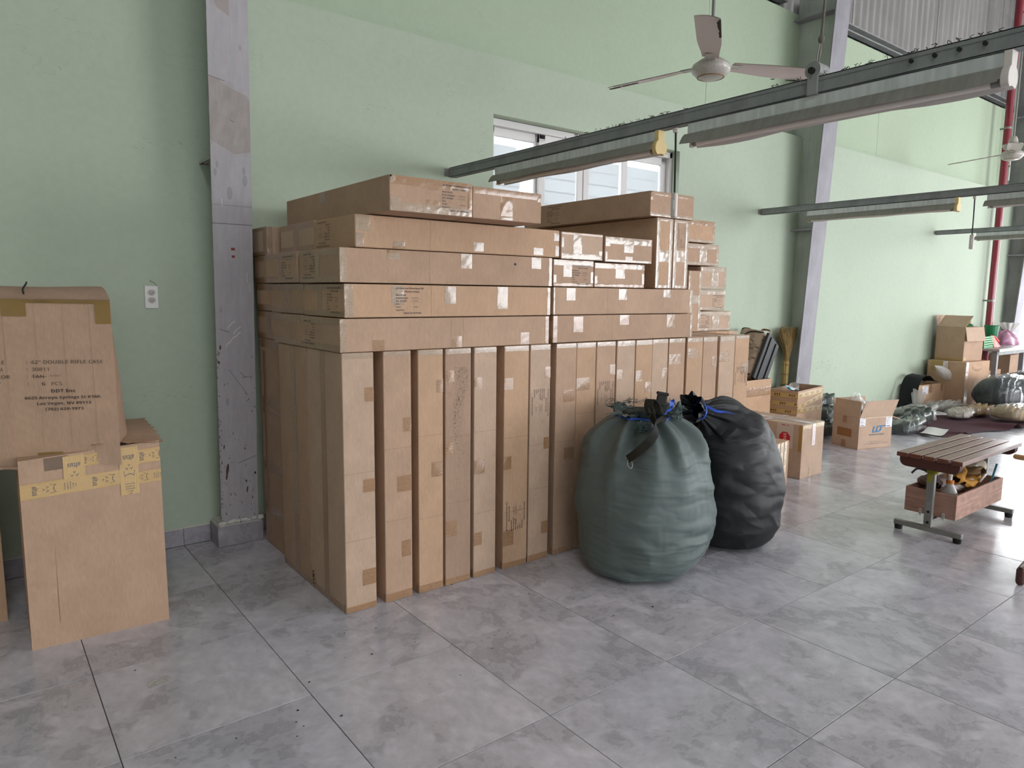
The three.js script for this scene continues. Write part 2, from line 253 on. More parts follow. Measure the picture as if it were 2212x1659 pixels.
{ // the other walls and the roof
  const L = struct('wall_left'); mesh('masonry', bx(-7.24, -7, -0.2, 6.4, -0.4, 12.24), M.wall, L);
  const R = struct('wall_right'); mesh('masonry', join(bx(18.5, 18.74, -0.2, 6.4, -0.4, 2.4), bx(18.5, 18.74, -0.2, 6.4, 8, 12.24), bx(18.5, 18.74, 3.8, 6.4, 2.4, 8)), M.wall, R);
  const F = struct('wall_front'); mesh('masonry', join(bx(-7, -3.3, -0.2, 6.4, 12, 12.24), bx(-3.3, 4.3, -0.2, 1.25, 12, 12.24), bx(-3.3, 4.3, 2.65, 6.4, 12, 12.24), bx(4.3, 8, -0.2, 6.4, 12, 12.24), bx(8, 15, 3.7, 6.4, 12, 12.24), bx(15, 18.5, -0.2, 6.4, 12, 12.24)), M.wall, F);
  const C = struct('ceiling'); const holes = [-1.5, 6, 13]; let x = -7.24; const parts = [];
  for (const h of holes) { parts.push(bx(x, h - 0.5, 6.25, 6.35, -0.4, 12.24), bx(h - 0.5, h + 0.5, 6.25, 6.35, -0.4, 4.1), bx(h - 0.5, h + 0.5, 6.25, 6.35, 9.1, 12.24)); x = h + 0.5; }
  parts.push(bx(x, 18.74, 6.25, 6.35, -0.4, 12.24)); mesh('roof_sheet', join(parts), M.sheet, C);
  for (const h of holes) mesh('skylight_panel', bx(h - 0.5, h + 0.5, 6.27, 6.29, 4.1, 9.1), std({ color: hexc('#e8ece8'), emissive: hexc('#fffdf8'), emissiveIntensity: 1.6, roughness: 0.6 }), C);
}
// tapered steel portal columns
function column(label, x0, x1, mat, webMat, taper) {
  const s = struct('column', label), xm = (x0 + x1) / 2, H = 6.2, zf = (y) => 0.15 + taper * y;
  const plate = (xa, xb, zt, th, ya = 0.02, yb = H) => { const g = bx(xa, xb, ya, yb, 0, th), p = g.attributes.position; for (let i = 0; i < p.count; i++) p.setZ(i, p.getZ(i) + zt(p.getY(i)) - th); g.computeVertexNormals(); return metreUV(g); };
  mesh('flange', plate(x0, x1, zf, 0.012), mat, s);
  const web = bx(xm - 0.005, xm + 0.005, 0.02, H, -0.12, 0.1), p = web.attributes.position;
  for (let i = 0; i < p.count; i++) if (p.getZ(i) > 0) p.setZ(i, zf(p.getY(i)) - 0.012);
  mesh('web', metreUV(web), webMat, s);
  for (const y of [2.105, 4.19]) for (const [a, b] of [[x0 + 0.004, xm - 0.005], [xm + 0.005, x1 - 0.004]]) mesh('stiffener', bx(a, b, y - 0.006, y + 0.006, -0.1, zf(y) - 0.012), mat, s);
  return s;
}
{
  // paint history on the face of the first column: smears, bare patches, rust and scratches
  const t = canvasTex(256, 2048, (g, w, h) => {   // 0.2 m x 3.2 m, v = 0 at the floor
    const r = rng(77), Y = (m) => h - (m / 3.2) * h, X = (m) => (m / 0.203) * w;
    g.fillStyle = '#a7a2a6'; g.fillRect(0, 0, w, h);
    for (let i = 0; i < 2600; i++) { const y = r() * h, a = r(); g.globalAlpha = 0.05 + 0.05 * a; g.fillStyle = a > 0.5 ? '#b5b0b4' : '#96929a'; g.beginPath(); g.ellipse(r() * w, y, 4 + r() * 16, 6 + r() * 46, 0, 0, 7); g.fill(); }
    g.globalAlpha = 0.85; g.fillStyle = '#9a8f8b'; g.beginPath(); [[0, 2.50], [0.05, 2.49], [0.09, 2.46], [0.19, 2.43], [0.203, 2.40], [0.203, 2.15], [0.12, 2.13], [0, 2.19]].forEach(([a, b], i) => (i ? g.lineTo : g.moveTo).call(g, X(a), Y(b))); g.fill();
    g.beginPath(); [[0, 2.92], [0.05, 2.83], [0.11, 2.80], [0.11, 3.2], [0, 3.2]].forEach(([a, b], i) => (i ? g.lineTo : g.moveTo).call(g, X(a), Y(b))); g.fill();
    for (let i = 0; i < 90; i++) { g.globalAlpha = 0.16; g.fillStyle = r() > 0.5 ? '#aea5a3' : '#8c8481'; g.beginPath(); g.ellipse(X(0.2 * r()), Y(2.15 + 0.3 * r()), 8 + 14 * r(), 12 + 30 * r(), r(), 0, 7); g.fill(); }
    g.globalAlpha = 0.5; g.fillStyle = '#858085'; for (const [a, b, q] of [[0.03, 2.07, 9], [0.02, 2.03, 10], [0.165, 2.05, 11], [0.17, 2.0, 16], [0.09, 1.93, 18], [0.03, 1.32, 8], [0.05, 0.82, 10], [0.16, 2.66, 8]]) { g.beginPath(); g.ellipse(X(a), Y(b), q, q * 1.2, 0, 0, 7); g.fill(); }
    g.globalAlpha = 0.7; g.fillStyle = '#8c8a8b'; g.fillRect(0, Y(1.87), w, 3); g.fillStyle = '#5b5658'; g.fillRect(0, Y(1.775), w, 3);
    g.globalAlpha = 0.9; g.fillStyle = '#7a1d18'; g.fillRect(X(0.09), Y(1.65), 24, 9); g.fillRect(X(0.092), Y(1.61), 20, 8);
    g.strokeStyle = '#d9d4d5'; g.lineWidth = 4; g.globalAlpha = 0.75; for (const [a, b, c, d] of [[0.06, 1.22, 0.1, 1.26], [0.09, 1.19, 0.13, 1.23], [0.1, 1.17, 0.13, 1.2], [0.07, 1.14, 0.1, 1.18], [0.05, 1.12, 0.07, 1.15], [0.05, 1.9, 0.052, 1.86], [0.17, 1.52, 0.172, 1.47], [0.185, 1.46, 0.186, 1.42]]) { g.beginPath(); g.moveTo(X(a), Y(b)); g.quadraticCurveTo(X((a + c) / 2) - 6, Y((b + d) / 2) - 4, X(c), Y(d)); g.stroke(); }
    g.strokeStyle = '#4e4442'; g.lineWidth = 2; g.globalAlpha = 0.7; for (const [a, b, c, d] of [[0, 2.5, 0.08, 2.485], [0.1, 2.3, 0.12, 2.29], [0.1, 0.47, 0.2, 0.5], [0.12, 0.98, 0.15, 0.95], [0.13, 0.95, 0.17, 0.955], [0.06, 1.0, 0.16, 0.85], [0.02, 1.22, 0.07, 1.2]]) { g.beginPath(); g.moveTo(X(a), Y(b)); g.lineTo(X(c), Y(d)); g.stroke(); }
    for (let i = 0; i < 260; i++) { const y = Math.pow(r(), 2.2) * 1.1, e = r() < 0.45 ? r() * 0.012 : r() * 0.2; g.globalAlpha = 0.75; g.fillStyle = r() > 0.5 ? '#4a2a22' : '#3b3230'; const q = 0.8 + 3.2 * r() * r(); g.beginPath(); g.ellipse(X(e), Y(y), q, q * (1 + r()), 0, 0, 7); g.fill(); }
    g.globalAlpha = 0.9; g.fillStyle = '#3f2a25'; for (const [a, b, p, q] of [[0.04, 0.44, 9, 22], [0.035, 0.4, 6, 12], [0.025, 0.57, 4, 8], [0.145, 0.31, 5, 12], [0.14, 0.36, 6, 5], [0.19, 0.4, 8, 5], [0.02, 1.12, 6, 8], [0.01, 1.04, 8, 5], [0.17, 0.1, 7, 4]]) { g.beginPath(); g.ellipse(X(a), Y(b), p, q, 0.3, 0, 7); g.fill(); }
    for (let i = 0; i < 26; i++) { g.globalAlpha = 0.5; g.fillStyle = '#5d2b20'; g.beginPath(); g.ellipse(X(0.1 * r() * r()), Y(0.06 * r()), 7, 8, 0, 0, 7); g.fill(); }
  });
  t.wrapS = t.wrapT = THREE.MirroredRepeatWrapping; t.repeat.set(1 / 0.203, 1 / 3.2); t.offset.set(-0.167 / 0.203, 0);
  column('grey paint-worn steel column beside the stacked cartons', 0.167, 0.370, std({ map: t, roughness: 0.6 }), M.steelGreen, 0.045);
  column('grey steel column with smeared web beside the grass broom', 5.95, 6.21, std({ color: hexc('#a9a5ad'), map: rep(T.metal, 1.4), roughness: 0.6 }), M.steelGreen, 0.0475);
  column('grey steel column behind the work table', 12.1, 12.36, std({ color: hexc('#b5b1ba'), map: rep(T.metal, 1.4), roughness: 0.6 }), M.steelDark, 0.0475);
  // tiled plinth at the first column
  const p = struct('plinth'); mesh('mortar', join(bx(0.152, 0.386, 0.0, 0.118, 0, 0.158, 0.004), bx(0.165, 0.375, 0.11, 0.134, 0, 0.15, 0.008)), M.plasterWhite, p);
  mesh('tile', bx(0.144, 0.392, 0.002, 0.115, 0.158, 0.167, 0.001), M.skirt, p); mesh('tile', bx(0.144, 0.152, 0.002, 0.115, 0.002, 0.158, 0.001), M.skirt, p); mesh('tile', bx(0.386, 0.392, 0.002, 0.115, 0.002, 0.158, 0.001), M.skirt, p);
  const r = rng(3), crumb = []; for (let i = 0; i < 14; i++) { const g = new THREE.IcosahedronGeometry(0.008 + 0.012 * r(), 1); g.scale(1.4, 0.7, 0.8); g.translate(0.17 + 0.2 * r() * (i > 5 ? 1 : 0.5) + (i > 9 ? 0.1 : 0), 0.127 + 0.012 * r(), 0.152 - 0.006 * r()); crumb.push(metreUV(g)); }
  const mr = mesh('mortar_smear', join(crumb), M.plasterWhite, p);
  const b = struct('baseboard_back');
  for (let i = -11; i < 22; i++) { const a = Math.max(i * 0.6, -6.9) + 0.0012, e = i * 0.6 + 0.5988; if (e > 13 || (i === 0)) continue; mesh('tile', metreUV(bx(a, e, 0.002, 0.098, 0.001, 0.011, 0.001), 1, i * 0.37, i * 0.51), M.skirt, b); }
  mesh('tile', bx(0.0012, 0.1425, 0.002, 0.098, 0.001, 0.011, 0.001), M.skirt, b); mesh('tile', bx(0.394, 0.5988, 0.002, 0.098, 0.001, 0.011, 0.001), M.skirt, b);
  mesh('plaster_line', bx(-6.9, 0.143, 0.098, 0.103, 0.0, 0.008), M.plasterWhite, b);
}
{ // aluminium sliding window, half hidden by the cartons
  const w = struct('window_1', 'white aluminium sliding window with hazy panes'), z0 = -0.15, z1 = -0.09;
  const x0 = 2.137, x1 = 4.15, y0 = 1.42, y1 = 2.67;
  mesh('window_frame', join(bx(x0, x0 + 0.035, y0, y1, z0, z1 + 0.01, 0.004), bx(x1 - 0.035, x1, y0, y1, z0, z1 + 0.01, 0.004), bx(x0, x1, y1 - 0.05, y1, z0, z1 + 0.01, 0.004), bx(x0, x1, y0, y0 + 0.04, z0, z1 + 0.01, 0.004)), M.alum, w);
  const S = [[2.172, 2.672, 0], [2.632, 3.092, 1], [3.096, 3.60, 1], [3.545, 4.115, 0]];
  for (const [a, b, t] of S) {
    const zc = t ? -0.107 : -0.133, e = 0.062, top = 2.62;
    const s = mesh('sash', join(bx(a, a + e, 1.46, top, zc - 0.012, zc + 0.012, 0.003), bx(b - e, b, 1.46, top, zc - 0.012, zc + 0.012, 0.003), bx(a, b, top - 0.062, top, zc - 0.012, zc + 0.012, 0.003), bx(a, b, 1.46, 1.53, zc - 0.012, zc + 0.012, 0.003)), M.alum, w);
    mesh('pane', metreUV(new THREE.PlaneGeometry(b - a - 2 * e + 0.01, top - 1.53 - 0.052).translate((a + b) / 2, (1.53 + top - 0.062) / 2, zc)), M.frosted, s);
  }
  mesh('gasket', join(bx(3.0925, 3.0955, 1.46, 2.62, -0.115, -0.0945), bx(2.666, 2.6695, 1.5, 2.6, -0.145, -0.1205), bx(3.548, 3.5515, 1.5, 2.6, -0.145, -0.1205)), M.rubber, w);
  // what stands outside: the side of a neighbouring shed clad in weathered boards, with a bent vent duct
  const o = struct('outside_wall', 'weathered grey boards of a shed outside the window'), r = rng(12);
  for (let k = 0; k < 19; k++) { const t = 0.34 + 0.16 * r(); mesh('board', bx(-1.2, 8.2, 0.2 + k * 0.155, 0.2 + k * 0.155 + 0.135, -2.62 - 0.02 * r(), -2.58, 0.004), std({ color: new THREE.Color(0.5 * t, 0.5 * t, 0.52 * t), roughness: 0.8 }), o); }
  mesh('backing', bx(-1.2, 8.2, 0, 3.0, -2.75, -2.66), M.sheet, o);
  tag(mesh('vent_duct', tubeGeo([[2.75, -0.2, -1.6], [2.9, 1.3, -1.6], [3.25, 1.9, -1.6], [3.72, 2.35, -1.6], [3.85, 2.75, -1.7], [3.8, 3.3, -1.9]], 0.11, 40, 14), M.alum), 'pale bent vent duct outside behind the hazy window panes', 'duct');
  const gr = struct('ground'); mesh('yard', bx(-30, 45, -0.4, -0.21, -30, 45), std({ color: new THREE.Color(0.34, 0.33, 0.31), roughness: 0.9 }), gr);
}
{ // double socket with its wire stub
  const s = thing('wall_socket', 'scuffed white double power socket on the green wall', 'socket', [-0.0975, 1.3855, 0]);
  mesh('cover_plate', bx(-0.0325, 0.0325, -0.0595, 0.0595, 0, 0.009, 0.004), M.white, s);
  for (const y of [0.024, -0.016]) { const f = mesh('outlet', cyl(0.0165, 0.0165, 0.003, 0, y, 0.0102, 24, 'z').scale(1.15, 1, 1), std({ color: hexc('#b5aca6'), roughness: 0.5 }), s); mesh('slot', join(bx(-0.007, -0.0045, y - 0.005, y + 0.004, 0.0112, 0.0124), bx(0.0045, 0.007, y - 0.005, y + 0.004, 0.0112, 0.0124), bx(-0.002, 0.002, y - 0.011, y - 0.007, 0.0112, 0.0124)), M.black, f); }
  mesh('wire', tubeGeo([[0.03, 0.06, 0.003], [0.012, 0.078, 0.008], [-0.006, 0.084, 0.012], [0.0, 0.088, 0.008]], 0.0011, 16, 5), M.black, s);
}
{ // scuffs on the wall paint
  const scuff = (seed, col, k) => decalMat(canvasTex(256, 128, (g) => { const r = rng(seed); g.strokeStyle = col; g.fillStyle = col; for (let i = 0; i < k; i++) { g.globalAlpha = 0.12 + 0.4 * r() * r(); g.lineWidth = 0.8 + 1.6 * r(); const x = 128 + (r() + r() - 1) * 120, y = 64 + (r() + r() - 1) * 44; g.beginPath(); g.moveTo(x, y); g.quadraticCurveTo(x + 14 * (r() - 0.5), y + 12 * (r() - 0.5), x + 34 * (r() - 0.5), y + 18 * (r() - 0.5)); g.stroke(); if (r() > 0.8) { g.beginPath(); g.ellipse(x, y, 1 + 3 * r(), 1 + 2 * r(), 0, 0, 7); g.fill(); } } }));
  const w = struct('wall_scuffs', 'scuff marks on the green wall');
  for (const [x, y, a, b, s, k, c] of [[6.75, 0.66, 0.7, 0.3, 3, 46, '#5d5a50'], [3.0, 2.62, 0.001, 0.001, 4, 2, '#777'], [0.95, 2.33, 0.34, 0.12, 5, 30, '#8d9a86'], [1.25, 2.56, 0.4, 0.12, 6, 18, '#8d9a86'], [-0.12, 0.86, 0.5, 0.14, 7, 22, '#6f7a6c'], [4.75, 2.36, 0.3, 0.22, 8, 8, '#8b9787'], [0.05, 2.2, 0.5, 0.2, 9, 14, '#6f7a6c'], [7.1, 0.9, 0.4, 0.2, 10, 16, '#6a685e'], [6.55, 0.3, 0.6, 0.3, 11, 34, '#4d4a45']]) mesh('scuff', new THREE.PlaneGeometry(a, b).translate(x, y, 0.0008), scuff(s, c, k), w);
  // ragged paint line where the plaster meets the web of the middle column
  const e = surf(160, 1, (u, v) => { const y = u * 3.05, o = 0.012 + 0.02 * fbm(y * 9, 1, 4096, 4, 8); return [6.0748, y, v ? o + 0.012 * (hash(Math.floor(u * 160), 2, 3) - 0.5) : -0.01]; }); mesh('paint_edge', metreUV(e), M.wall, w);
}
// ---------------------------------------------------------------- the wall of stacked shipping cartons
const tapeRnd = rng(91);
// faces of an axis-aligned box B = [x0, x1, y0, y1, z0, z1]: 'z' front, 'x' left end, 'y' top, 'X' right end; u runs right and v up as one looks at the face
function onFace(B, f, u, v, lift) {
  const [x0, x1, y0, y1, z0, z1] = B;
  if (f === 'z') return [x0 + u, y0 + v, z1 + lift];
  if (f === 'x') return [x0 - lift, y0 + v, z0 + u];
  if (f === 'X') return [x1 + lift, y0 + v, z1 - u];
  return [x0 + u, y1 + lift, z1 - v];
}
function patchGeo(B, f, [u0, v0, u1, v1], lift = 0.0008, wrinkle = 0.0011, uvk = 1, cell = 0.012) {
  const nu = Math.max(2, Math.min(60, Math.round((u1 - u0) / cell))), nv = Math.max(2, Math.min(60, Math.round((v1 - v0) / cell))), s = Math.floor(tapeRnd() * 1e6), o = tapeRnd() * 9;
  const g = surf(nu, nv, (a, b) => { const u = lerp(u0, u1, a), v = lerp(v0, v1, b), e = Math.min(a, b, 1 - a, 1 - b) < 0.01 ? 0 : 1; return onFace(B, f, u, v, lift + e * wrinkle * Math.pow(vn(u * 70 + s, v * 70, 65536, s), 2)); });
  const uv = g.attributes.uv; for (let i = 0; i < uv.count; i++) uv.setXY(i, (lerp(u0, u1, uv.getX(i)) + o) * uvk, (lerp(v0, v1, uv.getY(i)) + o) * uvk);
  return g;
}
function decalGeo(B, f, u0, v0, u1, v1, turn = 0, lift = 0.0016) {   // turn: quarter turns of the print
  const c = [[u0, v0], [u1, v0], [u1, v1], [u0, v1]].map(([u, v]) => onFace(B, f, u, v, lift)), t = [[0, 0], [1, 0], [1, 1], [0, 1]], q = (i) => t[(i + turn) % 4];
  const g = new THREE.BufferGeometry(), o = [0, 1, 2, 0, 2, 3];
  g.setAttribute('position', new THREE.Float32BufferAttribute(o.flatMap((i) => c[i]), 3)); g.setAttribute('uv', new THREE.Float32BufferAttribute(o.flatMap((i) => q(i)), 2)); g.computeVertexNormals(); return g;
}
const boxRnd = rng(17);
// opt.tape: [[face, rect, material]]; opt.print: [[face, u0, v0, u1, v1, quarter turns, by hand]]; opt.up: the board's flutes run along x
function carton(name, label, B, opt = {}) {
  const [x0, x1, y0, y1, z0, z1] = B, cx = (x0 + x1) / 2, cz = (z0 + z1) / 2, t = thing(name, label, 'box', [cx, y0, cz], 0, opt.group), L = [x0 - cx, x1 - cx, 0, y1 - y0, z0 - cz, z1 - cz];
  const g = new RoundedBoxGeometry(x1 - x0, y1 - y0, z1 - z0, 2, 0.0045); g.translate(0, (y1 - y0) / 2, 0);
  const p = g.attributes.position, k = boxRnd() * 50;   // boards bulge and dent a little
  metreUV(g, 1, boxRnd(), boxRnd(), opt.lying);
  mesh('carton_body', g, opt.mat ?? M.card[Math.floor(boxRnd() * 4)], t);
  for (const [f, r, m, w] of opt.tape ?? []) mesh('tape_strip', patchGeo(L, f, r, 0.0008, w ?? 0.0011), m ?? M.tape, t);
  for (const [f, u0, v0, u1, v1, turn, hand] of opt.print ?? []) mesh('printed_label', decalGeo(L, f, u0, v0, u1, v1, turn ?? 0), hand ? M.printHand : M.print, t);
  for (const [f, u0, v0, u1, v1] of opt.crease ?? []) mesh('fold_line', patchGeo(L, f, [u0, v0, u1, v1], 0.0004, 0, 1, 0.5), creaseMat, t);
  if (opt.extra) opt.extra(t, L);
  return t;
}
const creaseMat = std({ color: hexc('#8d6c4e'), roughness: 0.9 });
const ORD = ['first', 'second', 'third', 'fourth', 'fifth', 'sixth', 'seventh', 'eighth', 'ninth', 'tenth', 'eleventh', 'twelfth', 'thirteenth', 'fourteenth', 'fifteenth', 'sixteenth', 'seventeenth', 'eighteenth'];
{ // front row of cartons standing on end
  const X = [[0.367, 0.516], [0.563, 0.704], [0.738, 0.874], [0.885, 1.033], [1.05, 1.186], [1.234, 1.393], [1.403, 1.541], [1.58, 1.727], [1.7285, 1.8745], [1.876, 2.025], [2.042, 2.193], [2.194, 2.337], [2.338, 2.479], [2.491, 2.645], [2.662, 2.819], [2.820, 2.967], [2.996, 3.162], [3.163, 3.32]];
  const P = [
    [[0.103, 0.948, 0.149, 1.011], [0.09, 0.542, 0.149, 0.601], [0.08, 0.113, 0.147, 0.186]], [[0.097, 0.794, 0.141, 0.859], [0.063, 0.514, 0.139, 0.589], [0.085, 0.202, 0.132, 0.28]],
    [[0.098, 0.96, 0.136, 1.021], [0.07, 0.559, 0.132, 0.631]], [[0.0, 1.0, 0.05, 1.061], [0.0, 0.657, 0.046, 0.718], [0.002, 0.246, 0.066, 0.325]],
    [[0.001, 0.958, 0.047, 1.017], [0, 0.533, 0.066, 0.604], [0, 0.167, 0.05, 0.235]], [[0, 0.941, 0.058, 1.001], [0, 0.529, 0.05, 0.598], [0, 0.123, 0.069, 0.207]],
    [[0.099, 0.987, 0.137, 1.045], [0.098, 0.606, 0.137, 0.669], [0.089, 0.141, 0.137, 0.209]], [[0.054, 0.846, 0.138, 0.911], [0.068, 0.526, 0.138, 0.594]],
    [[0.001, 0.901, 0.101, 0.969]], [[0.105, 0.974, 0.148, 1.032]], [[0, 0.937, 0.049, 0.999]], [[0.003, 0.92, 0.058, 0.983], [0.086, 0.849, 0.142, 0.912]], [[0.091, 0.926, 0.141, 0.989]],
    [[0.002, 1.001, 0.118, 1.067]], [[0.01, 1.035, 0.113, 1.097]], [[0.096, 0.969, 0.146, 1.039]], [[0.003, 0.995, 0.11, 1.066]], [[0.08, 0.906, 0.156, 0.982]]];
  const PR = { 5: ['z', 0.012, 0.196, 0.148, 0.363, 3], 6: ['z', 0.006, 0.779, 0.133, 0.936, 1], 9: ['z', 0.003, 0.793, 0.143, 0.945, 1], 17: ['z', 0.003, 0.817, 0.155, 0.957, 1, 1] };
  const note = ['with taped side and three patches', 'with three brown tape patches', 'with two right-hand tape patches', 'dusty with dark mould specks', 'with patches on its left edge', 'printed near its foot', 'printed near its top', 'partly shaded by the green sack', 'with one wide tape patch', 'printed above the green sack', 'with one left-edge patch', 'with two tape patches', 'with one right-edge patch', 'with a wide crinkled patch', 'with a pale high patch', 'with one high right-edge patch', 'behind the black sack', 'printed, beside the camouflage pack'];
  const splat = decalMat(canvasTex(256, 1024, (g, w, h) => { const r = rng(8); for (let i = 0; i < 1500; i++) { const y = Math.min(1, Math.abs(r() + r() - 1) * 0.85 + 0.08) * h, x = w * (0.45 + 0.3 * Math.sin(y / 95) * r() + 0.4 * (r() - 0.4)), q = 0.7 + 4.6 * r() * r() * r(); g.globalAlpha = 0.25 + 0.55 * r(); g.fillStyle = '#3b3634'; g.beginPath(); g.ellipse(x, y, q, q * (0.6 + r()), r() * 3, 0, 7); g.fill(); } }));
  const r = rng(4);
  X.forEach(([x0, x1], i) => {
    const w = x1 - x0, h = 1.164, B = [x0, x1, 0, h, 0.962, 1.345 + (r() - 0.5) * 0.006], tp = P[i].map((q) => ['z', [Math.max(0.001, q[0]), q[1], Math.min(w - 0.001, q[2]), q[3]], M.tape, 0.0016]);
    tp.push(['z', [0.003, h - 0.02 - 0.015 * r(), w - 0.003, h - 0.003], M.tapeShiny, 0.002], ['y', [0.003, 0.003, w - 0.003, 0.05], M.tapeShiny, 0.001], ['z', [0.003, 0.002, w - 0.003, 0.026 + 0.014 * r()], M.tape]);
    if (i < 8) tp.push(['x', [0.36, 0.002, 0.38, 0.04], M.tape]);
    if (i === 0) tp.push(['x', [0.15, 0.003, 0.205, h - 0.003], M.tape, 0.0006], ['x', [0.003, 0.002, 0.35, 0.03], M.tape]);
    const c1 = 0.62 + 0.16 * r(), c2 = 0.3 + 0.12 * r();
    carton('shipping_carton', `${ORD[i]} upright carton from the left in the front row, ${note[i]}`, B, { group: 'cartons standing in the front row', tape: tp, print: PR[i] ? [PR[i]] : [], mat: i === 3 ? M.cardDusty : i % 3 === 2 ? M.card[2] : M.card[i % 2],
      crease: [['z', 0.003, c1, w - 0.003, c1 + 0.0012], ['z', 0.003, c2, w - 0.003, c2 + 0.0012]],
      extra: (t, L) => { if (i === 3) mesh('dirt_spatter', decalGeo(L, 'z', 0.02, 0.42, 0.146, 1.13, 0, 0.001), splat, t);
        if (i === 0) { const q = rng(6), s = surf(10, 12, (u, v) => { const a = (u - 0.5) * (0.034 + 0.02 * q()), b = v * 0.085; return onFace(L, 'x', Math.max(0.004, 0.016 + a * (1 - 0.3 * v)), 0.003 + b, 0.0012 - 0.0009 * q()); }); mesh('torn_hole', s, M.black, t); const fr = []; for (let k = 0; k < 16; k++) { const b = onFace(L, 'x', 0.004 + 0.032 * q(), 0.01 + 0.08 * q(), 0.002), g = new THREE.TetrahedronGeometry(0.004 + 0.006 * q()); g.scale(0.4, 1.6, 1); g.rotateX(q() * 3); g.translate(...b); fr.push(metreUV(g)); } mesh('torn_fibre', join(fr), M.card[1], t); } } });
  });
}
{ // upright cartons behind the front row, seen only at the two ends of the stack
  carton('shipping_carton', 'upright carton second from the front corner on the shaded left side', [0.367, 0.516, 0, 1.164, 0.582, 0.958], { tape: [['x', [0.165, 0.003, 0.225, 1.16], M.tape, 0.0006], ['x', [0.003, 0.002, 0.37, 0.03], M.tape]], mat: M.card[1] });
  carton('shipping_carton', 'upright carton nearest the steel column on the shaded left side', [0.40, 0.549, 0, 1.168, 0.19, 0.572], { tape: [['x', [0.02, 0.80, 0.378, 0.845], M.tape], ['x', [0.02, 0.755, 0.378, 0.785], M.tape], ['x', [0.02, 0.43, 0.378, 0.48], M.tape], ['x', [0.02, 0.19, 0.378, 0.235], M.tape], ['x', [0.02, 1.12, 0.378, 1.165], M.tape], ['x', [0.05, 0.003, 0.1, 1.1], M.tape]], mat: M.card[3] });
  [[3.02, 3.17], [3.172, 3.322], [3.324, 3.474], [3.476, 3.626], [3.628, 3.75]].forEach(([a, b], i) => carton('shipping_carton', `${ORD[i]} upright second-row carton under the carton ends stacked at the right`, [a, b, 0, 1.165, 0.55, 0.955], { group: 'cartons standing in the second row', tape: [['y', [0.002, 0.01, b - a - 0.002, 0.06], M.tapeShiny]] }));
}
